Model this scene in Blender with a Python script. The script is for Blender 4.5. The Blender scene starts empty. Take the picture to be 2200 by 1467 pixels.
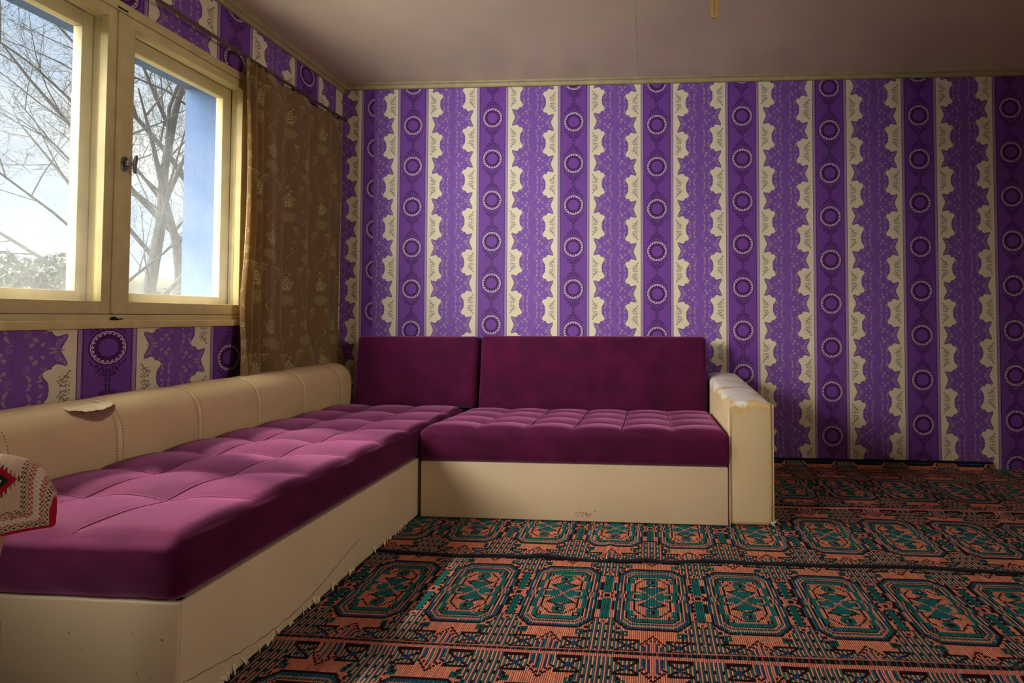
import bpy, bmesh, math, random
import numpy as np
from mathutils import Vector, Matrix

S = bpy.context.scene
COL = S.collection
PI = math.pi

# ------------------------------------------------------------------ camera
F_PX, CX, CY, IW, IH = 1052.142, 1321.320, 652.615, 2200.0, 1467.0
YAW, PITCH, ROLL = 0.069864, 0.026162, 0.000654
CAM = Vector((2.027097, -3.075492, 0.902408))


def make_camera():
    cyw, syw = math.cos(YAW), math.sin(YAW)
    r = Vector((cyw, syw, 0)); f = Vector((-syw, cyw, 0)); u = Vector((0, 0, 1))
    f2 = f * math.cos(PITCH) + u * math.sin(PITCH)
    u2 = u * math.cos(PITCH) - f * math.sin(PITCH)
    r3 = r * math.cos(ROLL) + u2 * math.sin(ROLL)
    u3 = u2 * math.cos(ROLL) - r * math.sin(ROLL)
    cd = bpy.data.cameras.new('camera')
    cd.sensor_width = 36.0; cd.sensor_fit = 'HORIZONTAL'
    cd.lens = F_PX / IW * 36.0
    cd.shift_x = (IW / 2 - CX) / IW
    cd.shift_y = (CY - IH / 2) / IW
    cd.clip_start = 0.02; cd.clip_end = 300
    o = bpy.data.objects.new('camera', cd); COL.objects.link(o)
    o.matrix_world = Matrix(((r3.x, u3.x, -f2.x, CAM.x), (r3.y, u3.y, -f2.y, CAM.y), (r3.z, u3.z, -f2.z, CAM.z), (0, 0, 0, 1)))
    S.camera = o


make_camera()

# ------------------------------------------------------------------ light
EXPOSURE = 0.0
SKY_STRENGTH = 1.1
SUN_STRENGTH = 9.0
SUN_ANGLE = 2.5
GLOW_STRENGTH = 38.0                           # bright hazy cloud round the sun
GLOW_DIR = Vector((1.0, 0.45, -0.55))
GLOW_ANGLE = 90.0
FILL3_DIR = Vector((-1.0, 0.50, -0.10))          # fill lamps in the window added to the right-hand wall
FILL3_SPREAD = 80.0
FILL3_WATTS = 10.0
FILL2_DIR = Vector((0.37, 1.0, 0.16))
FILL2_SPREAD = 75.0
FILL2_LOW_WATTS = 6.0
FILL2_WATTS = 20.0                             # fill lamps in the added second window, left of the camera
SUN_DIR = Vector((1.0, -0.30, -1.28))          # the way the light travels

S.view_settings.view_transform = 'Standard'
S.view_settings.look = 'None'
S.view_settings.exposure = EXPOSURE
S.view_settings.gamma = 1.0
S.view_settings.use_curve_mapping = False
S.cycles.use_denoising = True
S.cycles.max_bounces = 8
S.cycles.diffuse_bounces = 5
S.cycles.use_adaptive_sampling = True
S.cycles.adaptive_threshold = 0.04
S.cycles.transparent_max_bounces = 24
S.cycles.sample_clamp_indirect = 6.0


def make_world():
    w = bpy.data.worlds.new('sky'); S.world = w
    w.use_nodes = True
    nt = w.node_tree; nt.nodes.clear()
    N = nt.nodes.new; L = nt.links.new
    out = N('ShaderNodeOutputWorld'); bg = N('ShaderNodeBackground')
    tc = N('ShaderNodeTexCoord')
    sep = N('ShaderNodeSeparateXYZ'); L(tc.outputs['Generated'], sep.inputs[0])
    grad = N('ShaderNodeValToRGB'); L(sep.outputs['Z'], grad.inputs[0])
    e = grad.color_ramp.elements
    e[0].position = 0.0; e[0].color = (0.72, 0.80, 0.92, 1)
    e[1].position = 0.7; e[1].color = (0.30, 0.50, 0.88, 1)
    mp = N('ShaderNodeMapping'); mp.inputs['Scale'].default_value = (1.0, 1.0, 2.2)
    L(tc.outputs['Generated'], mp.inputs[0])
    nz = N('ShaderNodeTexNoise'); nz.inputs['Scale'].default_value = 2.6
    nz.inputs['Detail'].default_value = 7; nz.inputs['Roughness'].default_value = 0.55; nz.inputs['Distortion'].default_value = 0.4
    L(mp.outputs[0], nz.inputs['Vector'])
    rp = N('ShaderNodeValToRGB'); L(nz.outputs[0], rp.inputs[0])
    rp.color_ramp.elements[0].position = 0.40; rp.color_ramp.elements[0].color = (0, 0, 0, 1)
    rp.color_ramp.elements[1].position = 0.56; rp.color_ramp.elements[1].color = (1, 1, 1, 1)
    nz2 = N('ShaderNodeTexNoise'); nz2.inputs['Scale'].default_value = 6; nz2.inputs['Detail'].default_value = 5
    L(mp.outputs[0], nz2.inputs['Vector'])
    cl = N('ShaderNodeValToRGB'); L(nz2.outputs[0], cl.inputs[0])
    cl.color_ramp.elements[0].position = 0.35; cl.color_ramp.elements[0].color = (0.80, 0.82, 0.86, 1)
    cl.color_ramp.elements[1].position = 0.62; cl.color_ramp.elements[1].color = (1.0, 0.985, 0.96, 1)
    mx = N('ShaderNodeMix'); mx.data_type = 'RGBA'
    L(rp.outputs[0], mx.inputs[0]); L(grad.outputs[0], mx.inputs[6]); L(cl.outputs[0], mx.inputs[7])
    L(mx.outputs[2], bg.inputs[0]); bg.inputs[1].default_value = SKY_STRENGTH
    L(bg.outputs[0], out.inputs[0])


make_world()
sd = bpy.data.lights.new('sun', 'SUN'); sd.energy = SUN_STRENGTH; sd.angle = math.radians(SUN_ANGLE)
sd.color = (1.0, 0.90, 0.76)
so = bpy.data.objects.new('sun', sd); COL.objects.link(so)
so.rotation_euler = SUN_DIR.to_track_quat('-Z', 'Y').to_euler()
so.location = (-6, -2, 8)
gd = bpy.data.lights.new('sun_haze', 'SUN'); gd.energy = GLOW_STRENGTH; gd.angle = math.radians(GLOW_ANGLE)
gd.color = (1.0, 0.95, 0.88)
go_ = bpy.data.objects.new('sun_haze', gd); COL.objects.link(go_)
go_.rotation_euler = GLOW_DIR.to_track_quat('-Z', 'Y').to_euler()
go_.location = (-6, -3, 8)
for _y in (-3.37, -3.24, -3.11, -2.98):  # added fill lamps, aimed at the back wall and ceiling
    ad = bpy.data.lights.new('fill_lamp_2', 'AREA'); ad.shape = 'RECTANGLE'; ad.size = 0.13; ad.size_y = 1.06; ad.energy = FILL2_WATTS / 4
    ad.color = (0.88, 0.93, 1.0); ad.spread = math.radians(FILL2_SPREAD)
    ao = bpy.data.objects.new('fill_lamp_2', ad); COL.objects.link(ao)
    ao.location = (-0.075, _y, 1.495)
    ao.rotation_euler = FILL2_DIR.to_track_quat('-Z', 'Y').to_euler()
for _y in (-3.16, -2.96):  # two more added fill lamps, aimed down at the sofa front and floor
    ad = bpy.data.lights.new('fill_lamp_2_low', 'AREA'); ad.shape = 'RECTANGLE'; ad.size = 0.16; ad.size_y = 0.9; ad.energy = FILL2_LOW_WATTS / 2
    ad.color = (1.0, 0.96, 0.90); ad.spread = math.radians(58)
    ao = bpy.data.objects.new('fill_lamp_2_low', ad); COL.objects.link(ao)
    ao.location = (-0.10, _y, 1.50)
    ao.rotation_euler = Vector((0.92, 0.95, -0.52)).to_track_quat('-Z', 'Y').to_euler()
for _y in (-3.30, -2.90):  # added fill lamps from the right, brightening the left wall, curtain and bolster
    ad = bpy.data.lights.new('fill_lamp_3', 'AREA'); ad.shape = 'RECTANGLE'; ad.size = 0.36; ad.size_y = 1.06; ad.energy = FILL3_WATTS / 2
    ad.color = (1.0, 0.92, 0.80); ad.spread = math.radians(FILL3_SPREAD)
    ao = bpy.data.objects.new('fill_lamp_3', ad); COL.objects.link(ao)
    ao.location = (5.03, _y, 1.495)
    ao.rotation_euler = FILL3_DIR.to_track_quat('-Z', 'Y').to_euler()



# ------------------------------------------------------------------ helpers
def lin(r, g, b):
    return tuple(((c / 255) / 12.92 if c / 255 <= 0.04045 else ((c / 255 + 0.055) / 1.055) ** 2.4) for c in (r, g, b)) + (1.0,)


def tag(o, label=None, cat=None, group=None, kind=None):
    if label: o['label'] = label
    if cat: o['category'] = cat
    if group: o['group'] = group
    if kind: o['kind'] = kind
    return o


def empty(name, loc=(0, 0, 0)):
    o = bpy.data.objects.new(name, None); COL.objects.link(o); o.location = loc
    o.empty_display_size = 0.1
    return o


def link(name, me, parent=None):
    o = bpy.data.objects.new(name, me); COL.objects.link(o)
    if parent:
        o.parent = parent
        o.matrix_parent_inverse = Matrix.Translation(parent.location).inverted() if parent.parent is None else parent_inv(parent)
    return o


def parent_inv(p):
    return Matrix.Translation(p.location).inverted()


def pyd(name, verts, faces, mats, parent=None, smooth=False, midx=None):
    me = bpy.data.meshes.new(name)
    me.from_pydata([tuple(v) for v in verts], [], faces)
    for m in (mats if isinstance(mats, (list, tuple)) else [mats]): me.materials.append(m)
    if midx is not None: me.polygons.foreach_set('material_index', np.asarray(midx, np.int32))
    if smooth: me.polygons.foreach_set('use_smooth', np.ones(len(me.polygons), bool))
    me.update()
    return link(name, me, parent)


def np_mesh(name, V, Fq, mats, parent=None, smooth=True, fcol=None, pcol=None):
    """big quad mesh from numpy arrays"""
    me = bpy.data.meshes.new(name)
    V = np.asarray(V, np.float32).reshape(-1, 3); Fq = np.asarray(Fq, np.int32).reshape(-1, 4)
    me.vertices.add(len(V)); me.vertices.foreach_set('co', V.ravel())
    me.loops.add(Fq.size); me.loops.foreach_set('vertex_index', Fq.ravel())
    me.polygons.add(len(Fq)); me.polygons.foreach_set('loop_start', np.arange(0, Fq.size, 4, dtype=np.int32))
    me.update(calc_edges=True)
    if smooth: me.polygons.foreach_set('use_smooth', np.ones(len(Fq), bool))
    if fcol is not None:
        a = me.attributes.new('weave', 'FLOAT_COLOR', 'FACE')
        c = np.ones((len(Fq), 4), np.float32); c[:, :3] = fcol.reshape(-1, 3)
        a.data.foreach_set('color', c.ravel())
    if pcol is not None:
        a = me.attributes.new('weave', 'FLOAT_COLOR', 'POINT')
        c = np.ones((len(V), 4), np.float32); c[:, :3] = pcol.reshape(-1, 3)
        a.data.foreach_set('color', c.ravel())
    for m in (mats if isinstance(mats, (list, tuple)) else [mats]): me.materials.append(m)
    me.update()
    return link(name, me, parent)


def grid_faces(nv, nu):
    i = np.arange(nv * nu).reshape(nv, nu)
    return np.stack([i[:-1, :-1], i[:-1, 1:], i[1:, 1:], i[1:, :-1]], -1).reshape(-1, 4)


def box(name, x0, x1, y0, y1, z0, z1, mat, parent=None, bev=0.0, seg=2):
    bm = bmesh.new()
    bmesh.ops.create_cube(bm, size=1)
    for v in bm.verts:
        v.co = Vector((x0 + (v.co.x + .5) * (x1 - x0), y0 + (v.co.y + .5) * (y1 - y0), z0 + (v.co.z + .5) * (z1 - z0)))
    if bev > 0:
        bmesh.ops.bevel(bm, geom=list(bm.edges), offset=bev, segments=seg, affect='EDGES', profile=0.6)
    me = bpy.data.meshes.new(name); bm.to_mesh(me); bm.free()
    me.materials.append(mat)
    if bev > 0: me.polygons.foreach_set('use_smooth', np.ones(len(me.polygons), bool))
    return link(name, me, parent)


def multibox(name, boxes, mat, parent=None, bev=0.0):
    bm = bmesh.new()
    for (x0, x1, y0, y1, z0, z1) in boxes:
        g = bmesh.ops.create_cube(bm, size=1)
        for v in g['verts']:
            v.co = Vector((x0 + (v.co.x + .5) * (x1 - x0), y0 + (v.co.y + .5) * (y1 - y0), z0 + (v.co.z + .5) * (z1 - z0)))
    if bev > 0:
        bmesh.ops.bevel(bm, geom=list(bm.edges), offset=bev, segments=2, affect='EDGES', profile=0.6)
    me = bpy.data.meshes.new(name); bm.to_mesh(me); bm.free(); me.materials.append(mat)
    return link(name, me, parent)


def tube(name, pts, rad, mat, parent=None, n=8, smooth=True):
    """tube along pts, rad number or list"""
    V, Fc = tube_data(pts, rad, n)
    return pyd(name, V, Fc, mat, parent, smooth)


def tube_data(pts, rad, n=8, off=0):
    pts = [Vector(p) for p in pts]
    if not isinstance(rad, (list, tuple)): rad = [rad] * len(pts)
    V, Fc = [], []
    up = Vector((0.3, 0.2, 1)).normalized()
    for i, p in enumerate(pts):
        d = (pts[min(i + 1, len(pts) - 1)] - pts[max(i - 1, 0)])
        d = d.normalized() if d.length > 1e-9 else Vector((0, 0, 1))
        a = d.cross(up)
        if a.length < 1e-3: a = d.cross(Vector((1, 0, 0)))
        a.normalize(); b = d.cross(a)
        for k in range(n):
            t = 2 * PI * k / n
            V.append(p + (a * math.cos(t) + b * math.sin(t)) * rad[i])
    for i in range(len(pts) - 1):
        for k in range(n):
            k2 = (k + 1) % n
            Fc.append((off + i * n + k, off + i * n + k2, off + (i + 1) * n + k2, off + (i + 1) * n + k))
    if n > 2:
        Fc.append(tuple(off + k for k in range(n))[::-1])
        Fc.append(tuple(off + (len(pts) - 1) * n + k for k in range(n)))
    return V, Fc


def lathe(name, prof, center, axis, mat, parent=None, n=24):
    """prof list of (radius, along)"""
    ax = Vector(axis).normalized(); a = ax.orthogonal().normalized(); b = ax.cross(a)
    V, Fc = [], []
    for (r, h) in prof:
        for k in range(n):
            t = 2 * PI * k / n
            V.append(Vector(center) + ax * h + (a * math.cos(t) + b * math.sin(t)) * r)
    for i in range(len(prof) - 1):
        for k in range(n):
            k2 = (k + 1) % n
            Fc.append((i * n + k, i * n + k2, (i + 1) * n + k2, (i + 1) * n + k))
    Fc.append(tuple(range(n))[::-1]); Fc.append(tuple((len(prof) - 1) * n + k for k in range(n)))
    return pyd(name, V, Fc, mat, parent, True)


# ------------------------------------------------------------------ materials
MATS = {}


def material(name, col, rough=0.6, spec=0.3, var=0.0, vscale=8.0, col2=None, bump=0.0, bscale=60.0, sheen=0.0, sheen_col=None, metal=0.0, bstretch=(1, 1, 1)):
    m = bpy.data.materials.new(name); m.use_nodes = True
    nt = m.node_tree; N = nt.nodes.new; L = nt.links.new
    p = nt.nodes['Principled BSDF']
    p.inputs['Base Color'].default_value = col
    p.inputs['Roughness'].default_value = rough
    p.inputs['Specular IOR Level'].default_value = spec
    p.inputs['Metallic'].default_value = metal
    if sheen:
        p.inputs['Sheen Weight'].default_value = sheen
        p.inputs['Sheen Roughness'].default_value = 0.45
        p.inputs['Sheen Tint'].default_value = sheen_col or (1, 1, 1, 1)
    geo = N('ShaderNodeNewGeometry')
    if var > 0 or col2:
        nz = N('ShaderNodeTexNoise'); nz.inputs['Scale'].default_value = vscale; nz.inputs['Detail'].default_value = 6
        L(geo.outputs['Position'], nz.inputs['Vector'])
        r = N('ShaderNodeValToRGB'); L(nz.outputs[0], r.inputs[0])
        r.color_ramp.elements[0].position = 0.36; r.color_ramp.elements[1].position = 0.66
        c2 = col2 or tuple(c * (1 - var) for c in col[:3]) + (1,)
        r.color_ramp.elements[0].color = c2
        r.color_ramp.elements[1].color = col
        L(r.outputs[0], p.inputs['Base Color'])
    if bump > 0:
        mp = N('ShaderNodeMapping'); mp.inputs['Scale'].default_value = bstretch
        L(geo.outputs['Position'], mp.inputs[0])
        nb = N('ShaderNodeTexNoise'); nb.inputs['Scale'].default_value = bscale; nb.inputs['Detail'].default_value = 5
        L(mp.outputs[0], nb.inputs['Vector'])
        b = N('ShaderNodeBump'); b.inputs['Strength'].default_value = bump; b.inputs['Distance'].default_value = 0.004
        L(nb.outputs[0], b.inputs['Height']); L(b.outputs[0], p.inputs['Normal'])
    MATS[name] = m
    return m


# wallpaper inks
PAPER = dict(var=0.10, vscale=1.4, bump=0.22, bscale=70, rough=0.62, spec=0.25)
W_CREAM = material('paper_cream', lin(226, 210, 178), **PAPER)
W_PURP = material('paper_purple', lin(116, 62, 146), **PAPER)
W_DAM = material('paper_damask', lin(126, 78, 160), **PAPER)
W_DARK = material('paper_dark', lin(50, 10, 56), **PAPER)
W_WHITE = material('paper_white', lin(232, 206, 226), **PAPER)
W_OLIVE = material('paper_olive', lin(162, 136, 150), **PAPER)
W_GREY = material('paper_grey', lin(104, 78, 112), **PAPER)
W_TAUPE = material('paper_taupe', lin(124, 106, 90), **PAPER)
W_BAND = material('paper_band', lin(84, 28, 98), **PAPER)
W_LILAC = material('paper_lilac', lin(196, 162, 204), **PAPER)
WM = [W_CREAM, W_PURP, W_DAM, W_DARK, W_WHITE, W_OLIVE, W_GREY, W_TAUPE, W_BAND, W_LILAC]
CREAM, PURP, DAM, DARK, WHITE, OLIVE, GREY, TAUPE, BAND, LILAC = range(10)

PLASTER = material('plaster', lin(205, 190, 165), var=0.12, bump=0.2, bscale=30)
BLUE = material('blue_render', lin(44, 74, 116), rough=0.8, var=0.10, vscale=12, bump=0.5, bscale=80)
CEIL = material('ceiling_paint', lin(214, 192, 164), rough=0.42, spec=0.35, var=0.14, vscale=2.2, bump=0.16, bscale=9, bstretch=(6, 1, 1))
TRIM = material('trim_paint', lin(172, 152, 108), rough=0.5, var=0.2, vscale=20, bump=0.15)
YELLOW = material('window_paint', lin(208, 188, 132), rough=0.5, spec=0.3, var=0.14, vscale=14, bump=0.25, bscale=45, bstretch=(1, 1, 0.3))
SILLP = material('sill_paint', lin(214, 190, 130), rough=0.5, var=0.18, vscale=18, bump=0.25)
WHITE_SILL = material('outer_sill', lin(225, 222, 214), rough=0.8, var=0.1)
METAL = material('old_metal', lin(150, 145, 138), rough=0.35, spec=0.5, metal=0.85, var=0.3, vscale=60)
DKMETAL = material('dark_metal', lin(60, 52, 46), rough=0.5, metal=0.6, var=0.3, vscale=60)
RODM = material('rod_brown', lin(96, 78, 52), rough=0.45, var=0.3, vscale=40)
LEATHER = material('cream_leather', lin(216, 186, 138), rough=0.40, spec=0.45, var=0.10, vscale=5, bump=0.10, bscale=160)
LEATHER2 = material('cream_leather_panel', lin(212, 186, 150), rough=0.46, spec=0.4, var=0.08, vscale=3.5, bump=0.08, bscale=120)
FLAP = material('torn_leather', lin(226, 200, 160), rough=0.6, var=0.1)
TEAR = material('bare_backing', lin(150, 112, 92), rough=0.9, var=0.25, vscale=60, bump=0.4)
THREAD = material('brown_thread', lin(112, 74, 40), rough=0.8)
THREAD_L = material('pale_thread', lin(158, 122, 78), rough=0.8)
VELVET = material('plum_velvet', lin(80, 12, 50), rough=0.85, spec=0.1, col2=lin(62, 8, 40), vscale=7, bump=0.12, bscale=420, sheen=0.42, sheen_col=(0.95, 0.30, 0.62, 1))
VELVET_SEAM = material('plum_seam', lin(120, 34, 80), rough=0.9, sheen=0.6, sheen_col=(1, 0.55, 0.7, 1))
BLACK = material('black_board', lin(22, 18, 18), rough=0.8)
HEM = material('black_hem', lin(30, 32, 36), rough=0.95, var=0.3, vscale=120, bump=0.6, bscale=300)
FLOORM = material('floor_boards', lin(96, 62, 40), rough=0.55, var=0.3, vscale=6)
CRACK = material('crack_line', lin(120, 88, 56), rough=0.9)
SCUFF = material('scuff_brown', lin(150, 112, 74), rough=0.9)
SOCKET = material('tan_plastic', lin(196, 158, 96), rough=0.45, var=0.2, vscale=90)
TAN = material('tan_leather', lin(190, 150, 112), rough=0.5, var=0.15)
WOODM = material('dark_wood', lin(80, 50, 30), rough=0.5, var=0.3, vscale=20)
LINT = material('pale_lint', lin(206, 196, 184), rough=0.9)
BARK = material('grey_bark', lin(56, 53, 52), rough=0.9, var=0.3, vscale=5)
TWIG = material('twig_brown', lin(58, 52, 48), rough=0.9)
GRASS = material('dry_grass', lin(96, 94, 76), rough=0.95, var=0.35, vscale=1.5)
LEAFM = material('evergreen_leaf', lin(58, 72, 48), rough=0.7, var=0.4, vscale=4)


def worn_arm_material():
    m = material('worn_leather', lin(212, 186, 146), rough=0.42, spec=0.4)
    nt = m.node_tree; N = nt.nodes.new; L = nt.links.new; p = nt.nodes['Principled BSDF']
    geo = N('ShaderNodeNewGeometry')
    sep = N('ShaderNodeSeparateXYZ'); L(geo.outputs['Position'], sep.inputs[0])
    nz = N('ShaderNodeTexNoise'); nz.inputs['Scale'].default_value = 7; nz.inputs['Detail'].default_value = 9; nz.inputs['Roughness'].default_value = 0.65
    L(geo.outputs['Position'], nz.inputs['Vector'])
    # rubbed where hands and heads touch: the upper part of the arm
    mr = N('ShaderNodeMapRange'); L(sep.outputs['Z'], mr.inputs[0])
    mr.inputs[1].default_value = 0.40; mr.inputs[2].default_value = 0.56; mr.inputs[3].default_value = -0.32; mr.inputs[4].default_value = 0.16
    ad = N('ShaderNodeMath'); ad.operation = 'ADD'; L(nz.outputs[0], ad.inputs[0]); L(mr.outputs[0], ad.inputs[1])
    r = N('ShaderNodeValToRGB'); L(ad.outputs[0], r.inputs[0])
    e = r.color_ramp.elements
    e[0].position = 0.46; e[0].color = lin(210, 184, 142)
    e[1].position = 0.60; e[1].color = lin(226, 218, 208)
    x = e.new(0.52); x.color = lin(206, 166, 100)
    L(r.outputs[0], p.inputs['Base Color'])
    return m


WORN = worn_arm_material()


def woven_material(name, rib=0.0, rough=0.95, sheen=0.0, transl=0.0, bump=0.3):
    m = bpy.data.materials.new(name); m.use_nodes = True
    nt = m.node_tree; N = nt.nodes.new; L = nt.links.new; p = nt.nodes['Principled BSDF']
    p.inputs['Roughness'].default_value = rough; p.inputs['Specular IOR Level'].default_value = 0.1
    at = N('ShaderNodeAttribute'); at.attribute_name = 'weave'
    geo = N('ShaderNodeNewGeometry')
    col = at.outputs['Color']
    if rib > 0:
        sep = N('ShaderNodeSeparateXYZ'); L(geo.outputs['Position'], sep.inputs[0])
        a = N('ShaderNodeMath'); a.operation = 'MULTIPLY'; L(sep.outputs['X'], a.inputs[0]); a.inputs[1].default_value = 1 / rib
        f = N('ShaderNodeMath'); f.operation = 'FRACT'; L(a.outputs[0], f.inputs[0])
        s = N('ShaderNodeMath'); s.operation = 'MULTIPLY'; L(f.outputs[0], s.inputs[0]); s.inputs[1].default_value = PI
        q = N('ShaderNodeMath'); q.operation = 'SINE'; L(s.outputs[0], q.inputs[0])
        pw = N('ShaderNodeMath'); pw.operation = 'POWER'; L(q.outputs[0], pw.inputs[0]); pw.inputs[1].default_value = 0.7
        # warp threads show dark between the ribs
        mx = N('ShaderNodeMix'); mx.data_type = 'RGBA'; L(pw.outputs[0], mx.inputs[0])
        mx.inputs[6].default_value = lin(26, 14, 14); L(col, mx.inputs[7])
        col = mx.outputs[2]
        b = N('ShaderNodeBump'); b.inputs['Strength'].default_value = 0.7; b.inputs['Distance'].default_value = 0.002
        L(q.outputs[0], b.inputs['Height']); L(b.outputs[0], p.inputs['Normal'])
    elif bump:
        nb = N('ShaderNodeTexNoise'); nb.inputs['Scale'].default_value = 400
        L(geo.outputs['Position'], nb.inputs['Vector'])
        b = N('ShaderNodeBump'); b.inputs['Strength'].default_value = bump; b.inputs['Distance'].default_value = 0.002
        L(nb.outputs[0], b.inputs['Height']); L(b.outputs[0], p.inputs['Normal'])
    L(col, p.inputs['Base Color'])
    if sheen: p.inputs['Sheen Weight'].default_value = sheen
    if transl:
        tr = N('ShaderNodeBsdfTranslucent'); L(col, tr.inputs[0])
        ms = N('ShaderNodeMixShader'); ms.inputs[0].default_value = transl
        L(p.outputs[0], ms.inputs[1]); L(tr.outputs[0], ms.inputs[2])
        L(ms.outputs[0], nt.nodes['Material Output'].inputs[0])
    return m


RIB = 0.0056
RUGM = woven_material('flat_woven_rug', rib=RIB)
CURTM = woven_material('brocade', rough=0.55, sheen=0.35, transl=0.22, bump=0.25)
CLOTHM = woven_material('cross_stitch', rough=0.95, bump=0.6)


def glass_material(name, dust):
    m = bpy.data.materials.new(name); m.use_nodes = True
    nt = m.node_tree; nt.nodes.clear(); N = nt.nodes.new; L = nt.links.new
    out = N('ShaderNodeOutputMaterial')
    tr = N('ShaderNodeBsdfTransparent'); tr.inputs[0].default_value = (0.97, 0.985, 0.98, 1)
    gl = N('ShaderNodeBsdfGlossy'); gl.inputs['Roughness'].default_value = 0.03
    df = N('ShaderNodeBsdfDiffuse'); df.inputs[0].default_value = (0.85, 0.86, 0.85, 1)
    tl = N('ShaderNodeBsdfTranslucent'); tl.inputs[0].default_value = (0.85, 0.86, 0.85, 1)
    mdt = N('ShaderNodeMixShader'); mdt.inputs[0].default_value = 0.6; L(df.outputs[0], mdt.inputs[1]); L(tl.outputs[0], mdt.inputs[2])
    lw = N('ShaderNodeLayerWeight'); lw.inputs[0].default_value = 0.5
    fp = N('ShaderNodeMath'); fp.operation = 'POWER'; L(lw.outputs['Facing'], fp.inputs[0]); fp.inputs[1].default_value = 5.0
    fr = N('ShaderNodeMath'); fr.operation = 'MULTIPLY_ADD'; L(fp.outputs[0], fr.inputs[0]); fr.inputs[1].default_value = 0.5; fr.inputs[2].default_value = 0.015
    m1 = N('ShaderNodeMixShader'); L(fr.outputs[0], m1.inputs[0]); L(tr.outputs[0], m1.inputs[1]); L(gl.outputs[0], m1.inputs[2])
    geo = N('ShaderNodeNewGeometry'); sep = N('ShaderNodeSeparateXYZ'); L(geo.outputs['Position'], sep.inputs[0])
    mr = N('ShaderNodeMapRange'); L(sep.outputs['Z'], mr.inputs[0])
    mr.inputs[1].default_value = 0.95; mr.inputs[2].default_value = 1.75; mr.inputs[3].default_value = dust * 2.4; mr.inputs[4].default_value = dust * 0.55
    n1 = N('ShaderNodeTexNoise'); n1.inputs['Scale'].default_value = 5; n1.inputs['Detail'].default_value = 8
    n2 = N('ShaderNodeTexNoise'); n2.inputs['Scale'].default_value = 160; n2.inputs['Detail'].default_value = 3
    L(geo.outputs['Position'], n1.inputs['Vector']); L(geo.outputs['Position'], n2.inputs['Vector'])
    a = N('ShaderNodeMath'); a.operation = 'MULTIPLY'; L(n1.outputs[0], a.inputs[0]); L(mr.outputs[0], a.inputs[1])
    b = N('ShaderNodeMath'); b.operation = 'MULTIPLY'; L(n2.outputs[0], b.inputs[0]); L(a.outputs[0], b.inputs[1])
    c = N('ShaderNodeMath'); c.operation = 'MULTIPLY'; L(b.outputs[0], c.inputs[0]); c.inputs[1].default_value = 4.0; c.use_clamp = True
    m2 = N('ShaderNodeMixShader'); L(c.outputs[0], m2.inputs[0]); L(m1.outputs[0], m2.inputs[1]); L(mdt.outputs[0], m2.inputs[2])
    L(m2.outputs[0], out.inputs[0])
    return m


GLASS_OUT = glass_material('dusty_glass', 0.014)
GLASS_IN = glass_material('clean_glass', 0.012)

# ------------------------------------------------------------------ room shell
XR, YF = 4.95, -4.3          # right wall, wall behind the camera
ZC = 2.43
WIN_Y0, WIN_Y1, WIN_Z0, WIN_Z1 = -1.985, -0.720, 0.857, 2.114
W2_Y0, W2_Y1 = -3.48, -2.26


def struct(o):
    o['kind'] = 'structure'; return o


floor = struct(box('floor', -0.3, XR + .2, YF - .2, 0.2, -0.12, -0.004, FLOORM))
wl = struct(multibox('wall_left', [(-0.30, 0, WIN_Y1, 0.2, -0.12, 2.6), (-0.30, 0, YF - .2, W2_Y0, -0.12, 2.6), (-0.30, 0, W2_Y1, WIN_Y0, -0.12, 2.6), (-0.30, 0, W2_Y0, W2_Y1, -0.12, WIN_Z0), (-0.30, 0, W2_Y0, W2_Y1, WIN_Z1, 2.6),
                                   (-0.30, 0, WIN_Y0, WIN_Y1, -0.12, WIN_Z0), (-0.30, 0, WIN_Y0, WIN_Y1, WIN_Z1, 2.6)], PLASTER))
wb = struct(box('wall_back', -0.30, XR + .2, 0.002, 0.2, -0.12, 2.6, PLASTER))
W3_Y0, W3_Y1 = -3.65, -2.55
wr = struct(multibox('wall_right', [(XR, XR + .2, YF - .2, W3_Y0, -0.12, 2.6), (XR, XR + .2, W3_Y1, 0.2, -0.12, 2.6),
                                    (XR, XR + .2, W3_Y0, W3_Y1, -0.12, WIN_Z0), (XR, XR + .2, W3_Y0, W3_Y1, WIN_Z1, 2.6)], PLASTER))
wf = struct(multibox('wall_front', [(-0.3, XR + .2, YF - .2, YF, -0.12, 2.6)], PLASTER))
ceil = struct(empty('ceiling', (2.4, -2, ZC)))


def ceil_z(x):
    return 2.432 - 0.0125 * x


def ceil_panel(x0, x1, y0, y1):
    bm_v = [(x0, y0, ceil_z(x0)), (x1, y0, ceil_z(x1)), (x1, y1, ceil_z(x1)), (x0, y1, ceil_z(x0))]
    V = bm_v + [(a, b, c + 0.05) for a, b, c in bm_v]
    Fc = [(0, 3, 2, 1), (4, 5, 6, 7), (0, 1, 5, 4), (1, 2, 6, 5), (2, 3, 7, 6), (3, 0, 4, 7)]
    o = pyd('ceiling_panel', V, Fc, CEIL, ceil)
    md = o.modifiers.new('edge', 'BEVEL'); md.width = 0.0009; md.segments = 2
    return o


for (a, b) in ((-0.02, 1.9616), (1.9624, XR + .02)):
    for (c, d) in ((YF - .02, -2.402), (-2.3995, 0.03)):
        ceil_panel(a, b, c, d)
box('ceiling_board', -0.3, XR + .2, YF - .2, 0.2, 2.50, 2.56, PLASTER, ceil)


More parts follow.
